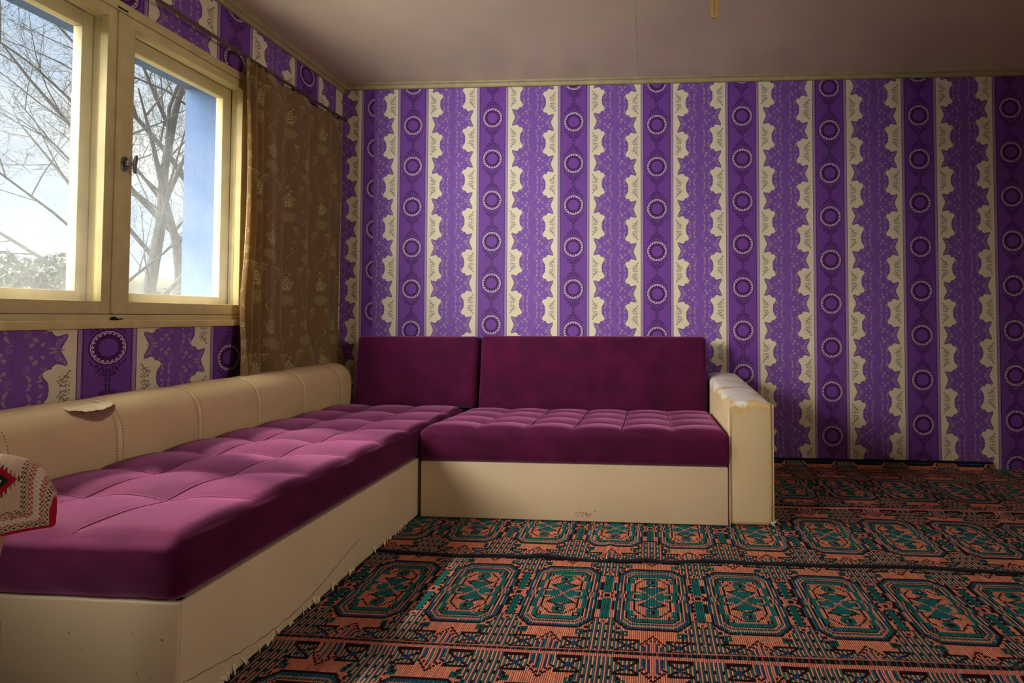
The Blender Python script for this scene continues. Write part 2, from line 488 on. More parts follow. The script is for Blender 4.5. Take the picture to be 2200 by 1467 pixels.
def cornice(name, p0, p1, inward, drop0, drop1):
    """painted moulding, profile swept from p0 to p1 (bottom line), thick towards inward"""
    p0 = Vector(p0); p1 = Vector(p1); w = Vector(inward)
    prof = [(0.0, 0.0), (0.012, 0.0), (0.016, 0.004), (0.018, 0.016), (0.020, 0.020), (0.030, 0.024), (0.034, 0.030), (0.035, 0.038), (0.033, 0.046), (0.033, 0.060), (0.0, 0.060)]
    V, Fc = [], []
    n = len(prof)
    for P in (p0, p1):
        for (a, b) in prof: V.append(P + w * a + Vector((0, 0, b)))
    for k in range(n): Fc.append((k, (k + 1) % n, n + (k + 1) % n, n + k))
    Fc.append(tuple(range(n))[::-1]); Fc.append(tuple(range(n, 2 * n)))
    o = pyd(name, V, Fc, TRIM); struct(o)
    return o


cornice('trim_1', (0, YF, 2.372), (0, 0, 2.380), (1, 0, 0), 0, 0)
cornice('trim_2', (0, 0, 2.398), (XR, 0, 2.345), (0, -1, 0), 0, 0)

# ------------------------------------------------------------------ wallpaper (vector print, one mesh per pasted strip)
PER = 0.2677
HALF = 0.265


def ribbon(pts, w, closed=False):
    """list of quads (4 (u,v) points) along a polyline; w number or list"""
    n = len(pts)
    if not isinstance(w, (list, tuple)): w = [w] * n
    L_, R_ = [], []
    for i in range(n):
        a = pts[(i - 1) % n] if (closed or i > 0) else pts[i]
        b = pts[(i + 1) % n] if (closed or i < n - 1) else pts[i]
        dx, dy = b[0] - a[0], b[1] - a[1]
        l = math.hypot(dx, dy) or 1
        nx, ny = -dy / l * w[i] / 2, dx / l * w[i] / 2
        L_.append((pts[i][0] + nx, pts[i][1] + ny)); R_.append((pts[i][0] - nx, pts[i][1] - ny))
    out = []
    for i in range(n if closed else n - 1):
        j = (i + 1) % n
        out.append([L_[i], L_[j], R_[j], R_[i]])
    return out


def spiral(cx, cy, r, turns, start, sgn, w, n=15, tail=None):
    """curl: from outside in, tapering; tail = point the outer end leads to"""
    pts = []
    for i in range(n):
        t = i / (n - 1)
        rr = r * (1 - 0.80 * t); th = start + sgn * turns * 2 * PI * t
        pts.append((cx + rr * math.cos(th), cy + rr * math.sin(th)))
    ws = [w * (1.0 - 0.45 * i / (n - 1)) for i in range(n)]
    ws[-1] = w * 1.3
    if tail:
        q = pts[0]
        m = ((tail[0] + q[0]) / 2 + (q[1] - tail[1]) * 0.15, (tail[1] + q[1]) / 2 - (q[0] - tail[0]) * 0.15)
        pts = [tail, m] + pts; ws = [w * 0.4, w * 0.9] + ws
    return ribbon(pts, ws)


def disc(cx, cy, r, n=28):
    return [[(cx + r * math.cos(2 * PI * k / n), cy + r * math.sin(2 * PI * k / n)) for k in range(n)]]


def ring(cx, cy, r0, r1, n=36):
    o = []
    for k in range(n):
        a, b = 2 * PI * k / n, 2 * PI * (k + 1) / n
        o.append([(cx + r0 * math.cos(a), cy + r0 * math.sin(a)), (cx + r1 * math.cos(a), cy + r1 * math.sin(a)),
                  (cx + r1 * math.cos(b), cy + r1 * math.sin(b)), (cx + r0 * math.cos(b), cy + r0 * math.sin(b))])
    return o


def leaf(cx, cy, ang, l, w, teeth=3):
    """serrated leaf polygon"""
    pts = []
    for side in (1, -1):
        seq = range(teeth * 2 + 1) if side == 1 else range(teeth * 2, -1, -1)
        for k in seq:
            t = k / (teeth * 2)
            ww = w * math.sin(PI * min(1, t * 0.9 + 0.08)) ** 0.8 * (1 if k % 2 == 0 else 0.62)
            x, y = l * t, side * ww / 2
            pts.append((cx + x * math.cos(ang) - y * math.sin(ang), cy + x * math.sin(ang) + y * math.cos(ang)))
    return [pts]


def comma(cx, cy, ang, l, w, bend):
    pts, ws = [], []
    for i in range(7):
        t = i / 6
        a = ang + bend * (t - .5)
        pts.append((cx + l * (t - .5) * math.cos(a), cy + l * (t - .5) * math.sin(a) + bend * l * 0.35 * (t - .5) ** 2 * 2))
        ws.append(w * (0.25 + math.sin(PI * (t * .85 + .05)) ** 1.2))
    return ribbon(pts, ws)


EDGE = [(.150, 0), (.147, .010), (.140, .024), (.134, .036), (.1305, .046), (.131, .053), (.136, .0545), (.141, .0505), (.146, .0515), (.150, .047), (.155, .0485),
        (.160, .0455), (.166, .048), (.170, .053), (.175, .0545), (.174, .060), (.180, .0625), (.189, .065), (.197, .070), (.201, .077), (.200, .085),
        (.196, .093), (.190, .101), (.186, .107), (.1835, .114), (.1825, .122), (.1845, .1265), (.181, .129), (.1825, PER / 2)]


def build_motif():
    """one vertical repeat, u in [-HALF, HALF] round the medallion column, v in [-PER/2, PER/2]; (polygon, ink, layer)"""
    M = []

    def add(polys, ink, lay, mirror_u=False, mirror_v=False):
        for p in polys:
            for su in ((1, -1) if mirror_u else (1,)):
                for sv in ((1, -1) if mirror_v else (1,)):
                    M.append(([(su * a, sv * b) for a, b in p], ink, lay))
    h = PER / 2
    # purple column and its key borders
    add([[(-.0815, -h), (.0815, -h), (.0815, h), (-.0815, h)]], PURP, 1)
    add([[(.0815, -h), (.0850, -h), (.0850, h), (.0815, h)]], DARK, 1, True)
    add([[(.0850, -h), (.0995, -h), (.0995, h), (.0850, h)]], LILAC, 1, True)
    add([[(.0995, -h), (.1020, -h), (.1020, h), (.0995, h)]], DARK, 1, True)
    nk = 20; st = PER / nk
    for k in range(nk):
        y = -h + k * st
        pts = [(.0868, y + st * .10), (.0978, y + st * .10), (.0978, y + st * .74), (.0905, y + st * .74), (.0905, y + st * .46), (.0945, y + st * .46)]
        add(ribbon(pts, .0019), BAND, 2, True)
        add(ribbon([(.0868, y + st * .10), (.0868, y + st * 1.08)], .0018), BAND, 2, True)
    # damask field
    e = EDGE
    poly = [(HALF, -h)] + [(HALF, h)] + [(a, b) for a, b in e[::-1]] + [(a, -b) for a, b in e[1:]]
    add([poly], DAM, 1, True)
    add(ribbon(e, .0030), GREY, 2, True, True)
    # wing ornament
    add(spiral(.157, .020, .0095, 1.5, PI * .9, -1, .0030), OLIVE, 3, True, True)
    add(spiral(.142, .036, .0060, 1.4, PI * 1.6, 1, .0026), OLIVE, 3, True, True)
    add(comma(.1385, .043, 1.9, .018, .0046, .8), OLIVE, 3, True, True)
    add(comma(.152, .034, .9, .018, .0042, -.9), OLIVE, 3, True, True)
    add(leaf(.160, .003, 0.25, .026, .010), OLIVE, 3, True, True)
    add(ribbon([(.150, 0), (.158, .008), (.166, .010)], .0022), OLIVE, 3, True, True)
    add(disc(.1405, 0, .0021, 10), GREY, 3, True)
    add(ribbon([(.143, 0), (.156, 0)], .0020), GREY, 3, True)
    add(spiral(.168, .036, .0055, 1.3, .4, 1, .0024), GREY, 3, True, True)
    # scrolls spilling off the lobes
    add(spiral(.178, .060, .0042, 1.2, PI, -1, .0022, tail=(.190, .056)), GREY, 3, True, True)
    add(spiral(.193, .058, .0055, 1.3, PI * .3, 1, .0024), OLIVE, 3, True, True)
    add(ribbon([(.186, .062), (.194, .064), (.203, .060), (.208, .052)], [.001, .0028, .0030, .0012]), OLIVE, 3, True, True)
    # sprays on the damask, mirrored up and down
    add(leaf(.206, .016, 2.4, .017, .012), OLIVE, 3, True, True)
    add(leaf(.214, .030, 0.9, .020, .015), OLIVE, 3, True, True)
    add(leaf(.224, .026, -0.6, .016, .012), OLIVE, 3, True, True)
    add(spiral(.222, .038, .0085, 1.6, PI * 1.2, -1, .0032), OLIVE, 3, True, True)
    add(spiral(.232, .018, .0060, 1.4, PI * .2, 1, .0026), OLIVE, 3, True, True)
    add(spiral(.243, .052, .0105, 1.9, PI * .5, 1, .0020), OLIVE, 3, True, True)
    add(ribbon([(.233, .060), (.238, .067), (.247, .069), (.254, .063)], [.001, .0022, .0026, .001]), OLIVE, 3, True, True)
    add(comma(.206, .084, 1.3, .024, .0062, 1.3), OLIVE, 3, True, True)
    add(leaf(.199, .098, 0.3, .016, .010), OLIVE, 3, True, True)
    add(comma(.234, .090, 1.9, .026, .0080, -1.0), OLIVE, 3, True, True)
    add(leaf(.236, .104, 2.2, .016, .010), OLIVE, 3, True, True)
    add(comma(.205, .117, 2.2, .020, .0062, 0.9), OLIVE, 3, True, True)
    add(comma(.235, .122, 1.2, .018, .0060, -.8), OLIVE, 3, True, True)
    add(spiral(.253, .100, .0070, 1.5, PI, 1, .0022), GREY, 3, True, True)
    add(leaf(.252, .010, 1.9, .014, .009), GREY, 3, True, True)
    # taupe scroll pair on the cream, centred half a repeat away
    for sv in (1, -1):
        b0 = h
        Q = lambda x, y: (x, b0 - sv * y) if sv > 0 else (x, -b0 + y)
        def addq(polys):
            for p in polys:
                pp = [(x, (h - y) if sv > 0 else (-h + y)) for x, y in p]
                for su in (1, -1): M.append(([(su * x, y) for x, y in pp], TAUPE, 2))
        addq(spiral(.1210, .0575, .0042, 1.3, PI * .1, 1, .0026, tail=(.128, .049)))
        addq(ribbon([(.1225, .0520), (.1290, .0480), (.1350, .0410), (.1400, .0330), (.1480, .0270), (.1560, .0225)], [.001, .0042, .0030, .0036, .0030, .001]))
        addq(ribbon([(.1560, .0225), (.1500, .0180), (.1440, .0110), (.1350, .0060), (.1270, .0035)], [.001, .0034, .0028, .0034, .001]))
        addq(spiral(.1385, .0430, .0040, 1.4, PI * 1.4, -1, .0022)); addq(spiral(.1300, .0385, .0046, 1.4, PI * .6, 1, .0022))
        addq(spiral(.1465, .0335, .0042, 1.4, PI * .2, -1, .0022)); addq(spiral(.1395, .0245, .0052, 1.5, PI * 1.1, 1, .0024))
        addq(spiral(.1575, .0270, .0028, 1.2, PI * .3, 1, .0020)); addq(spiral(.1300, .0250, .0036, 1.3, PI * .5, -1, .0020))
        addq(spiral(.1330, .0130, .0046, 1.4, PI * .8, 1, .0022)); addq(spiral(.1235, .0085, .0036, 1.3, PI * 1.3, -1, .0020)); addq(spiral(.1480, .0085, .0034, 1.3, PI * .1, 1, .0020))
        addq(leaf(.1265, .0330, 2.5, .0090, .0040, 2)); addq(leaf(.1480, .0400, .8, .0080, .0036, 2)); addq(leaf(.1260, .0180, 3.0, .0080, .0036, 2))
    # medallion
    add(disc(0, 0, .0672, 40), DARK, 2)
    add(disc(0, 0, .0648, 40), BAND, 3)
    nu = 20; r0, r1 = .0500, .0605
    for k in range(nu):
        def P(t, s):
            th = 2 * PI * (k + t) / nu; r = r0 + (r1 - r0) * s
            return (r * math.cos(th), r * math.sin(th))
        add(ribbon([P(0, 0), P(0, .5), P(0, 1), P(.36, 1), P(.74, 1), P(.74, .40), P(.36, .40)], .0030), WHITE, 4)
        add(ribbon([P(-.30, 0), P(0, 0)], .0028), WHITE, 4)
    add(ring(0, 0, .0455, .0478), DARK, 4)
    add(disc(0, 0, .0400, 40), DARK, 4)
    add(disc(0, 0, .0388, 40), BAND, 5)
    add(disc(0, 0, .0360, 40), DARK, 6)
    add(disc(0, 0, .0345, 40), PURP, 7)
    # dark scrollwork joining the medallions
    for args in ((.0540, .0600, .0058, 1.5, PI * .2, -1, .0024, None), (.0605, .0500, .0036, 1.3, 0, -1, .0022, None), (.0385, .0700, .0078, 1.6, PI * 1.2, 1, .0026, (.050, .066)), (.0190, .0760, .0078, 1.6, PI * .2, -1, .0028, (.030, .074)),
                 (.0300, .0860, .0066, 1.6, PI * 1.3, 1, .0026, (.041, .080)), (.0395, .0890, .0036, 1.3, 0, 1, .0020, None), (.0120, .0900, .0090, 1.5, PI * .4, -1, .0030, (.022, .088)), (.0255, .1000, .0044, 1.4, PI * 1.2, 1, .0024, (.019, .096)),
                 (.0105, .1050, .0075, 1.5, PI * .1, -1, .0030, (.018, .100)), (.0062, .1170, .0042, 1.4, PI * .9, -1, .0024, (.003, .110)), (.0062, .1285, .0042, 1.4, PI * 1.1, 1, .0024, (.003, .1235))):
        cx, cy, r, t, s0, sg, w, tail = args
        add(spiral(cx, cy, r, t, s0, sg, w, 14, tail), DARK, 2, True, True)
    add(ribbon([(.0035, .083), (.0035, .112)], [.0026, .0016]), DARK, 2, True, True)
    add(disc(.006, .0705, .0026, 10), DARK, 2, True, True); add(disc(.0045, .0800, .0022, 10), DARK, 2, True, True)
    return M


MOTIF = build_motif()


def wallpaper_strip(parent, centre, vmed, z0, z1, on_back, u0=None, u1=None, proud=0.0):
    """a strip of paper; centre = position of its medallion column; vmed = height of one medallion"""
    u0 = -HALF if u0 is None else u0 - centre
    u1 = HALF if u1 is None else u1 - centre
    k0 = math.floor((z0 - vmed) / PER - .5); k1 = math.ceil((z1 - vmed) / PER + .5)
    V, Fc, MI = [], [], []
    lay0 = 0.0004 + proud

    def put(u, v, l):
        d = lay0 + l * 0.00016
        return (centre + u, -d + 0.002, v) if on_back else (d, centre + u, v)

    V += [put(u0, z0, 0), put(u1, z0, 0), put(u1, z1, 0), put(u0, z1, 0)]; Fc.append((0, 1, 2, 3)); MI.append(CREAM)
    for k in range(k0, k1 + 1):
        zc = vmed + k * PER
        for ip, (poly, ink, lay) in enumerate(MOTIF):
            lay = lay + (ip % 7) * 0.125
            lo = min(b for a, b in poly) + zc; hi = max(b for a, b in poly) + zc
            if hi < z0 or lo > z1: continue
            n0 = len(V)
            V.extend(put(a, b + zc, lay) for a, b in poly)
            Fc.append(tuple(range(n0, n0 + len(poly)))); MI.append(ink)
    me = bpy.data.meshes.new('wallpaper_strip')
    me.from_pydata(V, [], Fc)
    me.polygons.foreach_set('material_index', np.asarray(MI, np.int32))
    bm = bmesh.new(); bm.from_mesh(me)
    ua = Vector((1, 0, 0)) if on_back else Vector((0, 1, 0))
    cuts = [(Vector((0, 0, z0)), Vector((0, 0, -1))), (Vector((0, 0, z1)), Vector((0, 0, 1)))]
    if u0 > -HALF + 1e-4: cuts.append((ua * (centre + u0), -ua))
    if u1 < HALF - 1e-4: cuts.append((ua * (centre + u1), ua))
    for co, no in cuts:
        bmesh.ops.bisect_plane(bm, geom=bm.verts[:] + bm.edges[:] + bm.faces[:], plane_co=co, plane_no=no, clear_outer=True)
    bm.to_mesh(me); bm.free()
    for m in WM: me.materials.append(m)
    return link('wallpaper_strip', me, parent)


X0 = 0.4861
ZB = [2.1523, 2.1884, 2.1483, 2.1158, 2.1562, 2.0540, 2.1300, 2.1602]
wallpaper_strip(wb, 0.236, 2.0100, -0.002, 2.42, True, u0=0.001, u1=0.30)
for i, z in enumerate(ZB):
    wallpaper_strip(wb, X0 + .53 * i, z, -0.002, 2.42, True, proud=0.0012 if i == 0 else 0.0001 * (i % 2))
wallpaper_strip(wb, X0 + .53 * 8, 2.09, -0.002, 2.42, True, u1=XR - .001)
# left wall: below the window, above it, and the corner beside it
YA, YB, YCC = -1.3695, -0.8395, -0.335
YZ = YA - .53
for yc, z, lim in ((YZ, 0.74, None), (YA, 0.7858, None), (YB, 0.7038, -0.600)):
    wallpaper_strip(wl, yc, z, -0.002, WIN_Z0 + .004, False, u0=(WIN_Y0 if yc == YZ else None), u1=lim)
for yc, z, lim in ((YZ, 2.1, None), (YA + .012, 2.156, None), (YB, 2.152, -0.600)):
    wallpaper_strip(wl, yc, z, WIN_Z1 - .004, 2.42, False, u0=(WIN_Y0 if yc == YZ else (YA + .012 + HALF if yc == YB else (YZ + HALF if yc == YA + .012 else None))), u1=lim)
wallpaper_strip(wl, YZ, 0.74, -0.002, 2.42, False, u1=WIN_Y0)
wallpaper_strip(wl, W2_Y0 - .27, 2.1, -0.002, 2.42, False, u1=W2_Y0)
wallpaper_strip(wl, W2_Y0 - .80, 2.05, -0.002, 2.42, False)
for k, yc in enumerate((W2_Y0 + .22, W2_Y0 + .75, W2_Y0 + 1.28)):
    wallpaper_strip(wl, yc, 0.72 + .05 * k, -0.002, WIN_Z0 + .004, False, u0=max(W2_Y0, yc - HALF), u1=min(W2_Y1, yc + HALF))
    wallpaper_strip(wl, yc, 2.12 + .05 * k, WIN_Z1 - .004, 2.42, False, u0=max(W2_Y0, yc - HALF), u1=min(W2_Y1, yc + HALF))
wallpaper_strip(wl, YCC, 2.334, -0.002, 2.42, False, u0=-0.600, u1=-0.001, proud=0.0006)
wallpaper_strip(wl, YCC + .53, 2.30, -0.002, 2.42, False, u0=YCC + HALF, u1=-0.001)
wallpaper_strip(wl, YB, 2.152, WIN_Z0 - .01, WIN_Z1 + .01, False, u0=WIN_Y1 + 0.001, u1=-0.600)

# ------------------------------------------------------------------ window
win = struct(empty('window_1', (0, -1.35, WIN_Z0)))
OPEN = [(-1.302, -0.789), (-1.912, -1.399)]     # clear openings of the two casements
ZT, ZBT = 2.034, 0.959
# fixed box frame: head, bottom rail, jambs and mullions
box('frame_head', -0.10, 0.004, WIN_Y0, WIN_Y1, 2.075, WIN_Z1, YELLOW, win, 0.002)
box('frame_head_lining', -0.058, -0.033, WIN_Y0 + .07, WIN_Y1 - .069, ZT, 2.075, YELLOW, win, 0.001)
box('frame_bottom', -0.10, 0.004, WIN_Y0, WIN_Y1, 0.886, 0.909, YELLOW, win, 0.002)
box('frame_bottom_lining', -0.058, -0.033, WIN_Y0 + .07, WIN_Y1 - .069, 0.909, 0.950, YELLOW, win, 0.001)
box('frame_jamb', -0.10, 0.004, -0.742, WIN_Y1, 0.909, 2.075, YELLOW, win, 0.002)
box('frame_jamb_lining', -0.058, -0.033, -0.789, -0.742, 0.909, 2.075, YELLOW, win, 0.001)
box('frame_jamb', -0.10, 0.004, WIN_Y0, -1.9685, 0.909, 2.075, YELLOW, win, 0.002)
for (a, b) in ((-1.397, -1.304),):
    box('mullion', -0.098, -0.034, a, b, 0.909, 2.075, YELLOW, win, 0.002)
box('mullion_bead', -0.034, 0.006, -1.3670, -1.3585, 0.915, 2.070, YELLOW, win, 0.003)
box('frame_jamb_lining', -0.058, -0.033, -1.9685, -1.914, 0.909, 2.075, YELLOW, win, 0.001)
# inside sill board
box('window_sill', -0.02, 0.020, WIN_Y0 - .01, WIN_Y1 + .01, 0.857, 0.887, SILLP, win, 0.003)
SASH = []
for c, (y0, y1) in enumerate(OPEN):
    ls = 0.0555 if c == 0 else 0.0555
    rs = 0.045 if c == 0 else 0.0315
    s = empty('inner_sash', (0, (y0 + y1) / 2, ZBT)); s.parent = win; s.matrix_parent_inverse = Matrix.Translation(win.location).inverted()
    SASH.append(s)
    box('stile', -0.0325, 0.0, y0 - ls, y0, 0.911, 2.074, YELLOW, s, 0.0025)
    box('stile', -0.0325, 0.0, y1, y1 + rs, 0.911, 2.074, YELLOW, s, 0.0025)
    box('top_rail', -0.0325, -0.0005, y0, y1, ZT, 2.074, YELLOW, s, 0.0025)
    box('bottom_rail', -0.0325, -0.0005, y0, y1, 0.911, ZBT, YELLOW, s, 0.0025)
    box('pane', -0.0175, -0.0150, y0 - .004, y1 + .004, ZBT - .004, ZT + .004, GLASS_IN, s)
for c, (y0, y1) in enumerate(OPEN):
    s = empty('outer_sash', (-.08, (y0 + y1) / 2, ZBT)); s.parent = win; s.matrix_parent_inverse = Matrix.Translation(win.location).inverted()
    a, b = y0 + 0.001, y1 - 0.001
    w_ = 0.047 if c == 0 else 0.036
    box('stile', -0.096, -0.060, a, a + .040, 0.951, 2.033, YELLOW, s, 0.002)
    box('stile', -0.096, -0.060, b - w_, b, 0.951, 2.033, YELLOW, s, 0.002)
    box('top_rail', -0.096, -0.0605, a + .04, b - w_, 1.976, 2.033, YELLOW, s, 0.002)
    box('bottom_rail', -0.096, -0.0605, a + .04, b - w_, 0.951, 0.996, YELLOW, s, 0.002)
    box('pane', -0.0905, -0.0880, a + .036, b - w_ + .004, 0.992, 1.980, GLASS_OUT, s)
# handle on the right-hand sash: oval rose, neck and a flat T grip
hx, hy, hz = 0.0, -1.3305, 1.492
hd = empty('handle', (hx, hy, hz)); hd.parent = win; hd.matrix_parent_inverse = Matrix.Translation(win.location).inverted()
n = 28
V = []
for r_, d_ in ((1.0, 0.0), (1.0, 0.003), (0.82, 0.0055), (0.80, 0.0035), (0.0, 0.0035)):
    for k in range(n):
        t = 2 * PI * k / n
        V.append((hx + 0.0006 + d_, hy + 0.0150 * r_ * math.cos(t), hz + 0.030 * r_ * math.sin(t)))
Fc = [(i * n + k, i * n + (k + 1) % n, (i + 1) * n + (k + 1) % n, (i + 1) * n + k) for i in range(4) for k in range(n)]
pyd('rose', V, Fc, METAL, hd, True)
lathe('neck', [(0.0085, 0.003), (0.0075, 0.008), (0.0060, 0.016), (0.0062, 0.026), (0.0075, 0.034)], (hx, hy, hz), (1, 0.25, 0), METAL, hd, 18)
gc = Vector((hx + 0.034, hy + 0.0085, hz))
V = []; K = 13; n = 12
for i in range(K):
    t = i / (K - 1) * 2 - 1
    wy = 0.0075 * (1 - abs(t) ** 2.2 * 0.62) * (1.25 - 0.25 * math.cos(PI * t)); wx = 0.0042 * (1 - 0.35 * t * t)
    for k in range(n):
        th = 2 * PI * k / n
        V.append((gc.x + wx * math.cos(th) + 0.004 * t * t, gc.y + wy * math.sin(th) + 0.003 * t, gc.z + 0.036 * t))
Fc = [(i * n + k, i * n + (k + 1) % n, (i + 1) * n + (k + 1) % n, (i + 1) * n + k) for i in range(K - 1) for k in range(n)]
Fc += [tuple(range(n))[::-1], tuple((K - 1) * n + k for k in range(n))]
pyd('grip', V, Fc, METAL, hd, True)
# pivot catch at the foot of the mullion, slot plate above
multibox('latch', [(0.002, 0.012, -1.372, -1.345, 0.8885, 0.8945), (0.004, 0.010, -1.368, -1.352, 0.8945, 0.901), (0.010, 0.020, -1.358, -1.338, 0.890, 0.895)], DKMETAL, win, 0.0012)
multibox('latch_plate', [(0.001, 0.005, -1.372, -1.335, 2.082, 2.090)], DKMETAL, win, 0.001)
# masonry reveals outside, rendered blue, and the outer sill
box('outer_reveal', -0.295, -0.101, -0.800, WIN_Y1, 0.90, WIN_Z1, BLUE, win)
box('outer_reveal', -0.295, -0.101, WIN_Y0, -1.900, 0.90, WIN_Z1, BLUE, win)
box('outer_lintel', -0.295, -0.101, -1.900, -0.800, 2.045, WIN_Z1, BLUE, win)
box('outer_sill', -0.360, -0.101, -1.900, -0.800, 0.860, 0.972, WHITE_SILL, win, 0.006)

# second window, added out of view on the same wall to hold fill lamps
added_win2 = struct(empty('added_window_2', (0, -2.87, WIN_Z0)))
box('frame_head', -0.10, 0.004, W2_Y0, W2_Y1, 2.060, WIN_Z1, YELLOW, added_win2, 0.002)
box('frame_bottom', -0.10, 0.004, W2_Y0, W2_Y1, 0.886, 0.930, YELLOW, added_win2, 0.002)
for (a, b) in ((W2_Y0, W2_Y0 + .05), (W2_Y1 - .05, W2_Y1)):
    box('frame_post', -0.10, 0.004, a, b, 0.930, 2.060, YELLOW, added_win2, 0.002)
for (a, b) in ((W2_Y0 + .05, W2_Y1 - .05),):
    box('pane', -0.0125, -0.0100, a, b, 0.930, 2.060, GLASS_IN, added_win2)
BLOCKER = material('blocker_cloth', lin(228, 220, 200), rough=0.9)
box('glow_blocker', -0.190, -0.186, W2_Y0 - .02, W2_Y1 + .02, 0.80, 2.16, BLOCKER, added_win2)  # unseen sheet added behind the fill lamps to block haze and sky light
box('window_sill', -0.02, 0.020, W2_Y0, W2_Y1, 0.857, 0.887, SILLP, added_win2, 0.003)

added_win3 = struct(empty('added_window_3', (XR, -3.1, WIN_Z0)))  # unseen window added in the right-hand wall as an opening for fill lamps
box('frame_head', XR - .004, XR + .06, W3_Y0, W3_Y1, 2.060, WIN_Z1, YELLOW, added_win3, 0.002)
box('frame_bottom', XR - .004, XR + .06, W3_Y0, W3_Y1, 0.857, 0.930, YELLOW, added_win3, 0.002)
for (a, b) in ((W3_Y0, W3_Y0 + .05), (W3_Y1 - .05, W3_Y1)):
    box('frame_post', XR - .004, XR + .06, a, b, 0.930, 2.060, YELLOW, added_win3, 0.002)
box('pane', XR + .010, XR + .0125, W3_Y0 + .05, W3_Y1 - .05, 0.930, 2.060, GLASS_IN, added_win3)

# ------------------------------------------------------------------ rounded, quilted upholstery
def axis_samples(h, r, nr, step):
    a = [-h + r * (1 - math.cos(PI / 2 * k / nr)) for k in range(nr)]
    a = [-h + r * (k / nr) for k in range(nr)]
    m = max(2, int(round((2 * h - 2 * r) / step)))
    mid = [-h + r + (2 * h - 2 * r) * k / m for k in range(m + 1)]
    return np.array(a + mid + [-v for v in a[::-1]])


def rounded_box(size, r, steps, nr=4):
    """verts, quads, outward normals of a box with round edges"""
    hx, hy, hz = [s / 2 for s in size]
    ax = [axis_samples(hx, r, nr, steps[0]), axis_samples(hy, r, nr, steps[1]), axis_samples(hz, r, nr, steps[2])]
    h = np.array([hx, hy, hz])
    index = {}; V = []; Nn = []; Fc = []
    for d in range(3):
        u, v = (d + 1) % 3, (d + 2) % 3
        for sgn in (-1, 1):
            nu, nv = len(ax[u]), len(ax[v])
            ids = np.zeros((nu, nv), int)
            for i in range(nu):
                for j in range(nv):
                    p = np.zeros(3); p[d] = sgn * h[d]; p[u] = ax[u][i]; p[v] = ax[v][j]
                    key = tuple(np.round(p, 6))
                    if key not in index:
                        inner = np.clip(p, -h + r, h - r); dv = p - inner
                        l = np.linalg.norm(dv); dv = dv / l if l > 0 else dv
                        index[key] = len(V); V.append(inner + dv * r); Nn.append(dv)
                    ids[i, j] = index[key]
            for i in range(nu - 1):
                for j in range(nv - 1):
                    q = (ids[i, j], ids[i + 1, j], ids[i + 1, j + 1], ids[i, j + 1])
                    Fc.append(q if sgn > 0 else q[::-1])
    return np.array(V), np.array(Fc), np.array(Nn)


def tuft_height(x, y, sx, sy, A, B):
    """quilted top: puffs between seams, pulled down where seams cross"""
    x = np.asarray(x, float); y = np.asarray(y, float)

    def cell(t, s):
        s = np.asarray(s); k = np.clip(np.searchsorted(s, t) - 1, 0, len(s) - 2)
        q = np.clip((t - s[k]) / (s[k + 1] - s[k]), 0, 1)
        return 4 * q * (1 - q)
    px = cell(x, sx) ** 0.42; py = cell(y, sy) ** 0.42
    z = A * px * py
    for a in sx[1:-1]:
        for b in sy[1:-1]:
            z = z - B * np.exp(-((x - a) ** 2 + (y - b) ** 2) / (2 * 0.045 ** 2))
    return z


def seat_cushion(name, x0, x1, y0, y1, z0, z1, sx, sy, parent, A=0.020, B=0.010, r=0.030, sag=(0, 0, 0)):
    dip = lambda y: -sag[2] * np.clip((y - sag[0]) / (sag[1] - sag[0] + 1e-9), 0, 1)
    c = np.array([(x0 + x1) / 2, (y0 + y1) / 2, (z0 + z1) / 2])
    V, Fc, Nn = rounded_box((x1 - x0, y1 - y0, z1 - z0), r, (0.012, 0.012, 0.02))
    W = V + c
    top = np.clip(Nn[:, 2], 0, 1)
    inside = (W[:, 2] > z1 - r * 1.01)
    fade = np.clip(np.minimum.reduce([W[:, 0] - x0, x1 - W[:, 0], W[:, 1] - y0, y1 - W[:, 1]]) / 0.03, 0, 1)
    isTop = (V[:, 2] > (z1 - z0) / 2 - r - 1e-6)
    W[:, 2] += np.where(isTop, tuft_height(W[:, 0], W[:, 1], sx, sy, A, B) * fade + dip(W[:, 1]), 0)
    # the box sides belly out a little and ripple
    t = np.clip((W[:, 2] - z0) / (z1 - z0), 0, 1)
    belly = 0.007 * np.sin(PI * t)
    side = np.abs(V[:, 2]) < (z1 - z0) / 2 - r * .3
    for k in (0, 1):
        s = np.sign(V[:, k]) * (np.abs(V[:, k]) > (np.array([x1 - x0, y1 - y0, 0])[k] / 2 - r - 1e-6))
        W[:, k] += np.where(side, s * (belly + 0.0012 * np.sin(W[:, 1 - k] * 37 + W[:, 2] * 60)), 0)
    o = np_mesh(name, W, Fc, VELVET, parent)

    def zt(x, y):
        f = np.clip(min(x - x0, x1 - x, y - y0, y1 - y) / 0.03, 0, 1)
        e = min(x - x0, x1 - x, y - y0, y1 - y)
        rr = 0 if e >= r else r - math.sqrt(max(0, r * r - (r - e) ** 2))
        return z1 - rr + float(tuft_height(x, y, sx, sy, A, B)) * f + float(dip(y))

    def seam(pts):
        Vv, Ff = tube_data(pts, 0.0011, 5)
        pyd('seam', Vv, Ff, VELVET_SEAM, o, True)
    m = r * .55
    for a in sx[1:-1]:
        for d in (-.005, .005):
            seam([(a + d, y, zt(a + d, y) + .0004) for y in np.linspace(y0 + m, y1 - m, 110)])
    for b in sy[1:-1]:
        for d in (-.005, .005):
            seam([(x, b + d, zt(x, b + d) + .0004) for x in np.linspace(x0 + m, x1 - m, 110)])
    return o


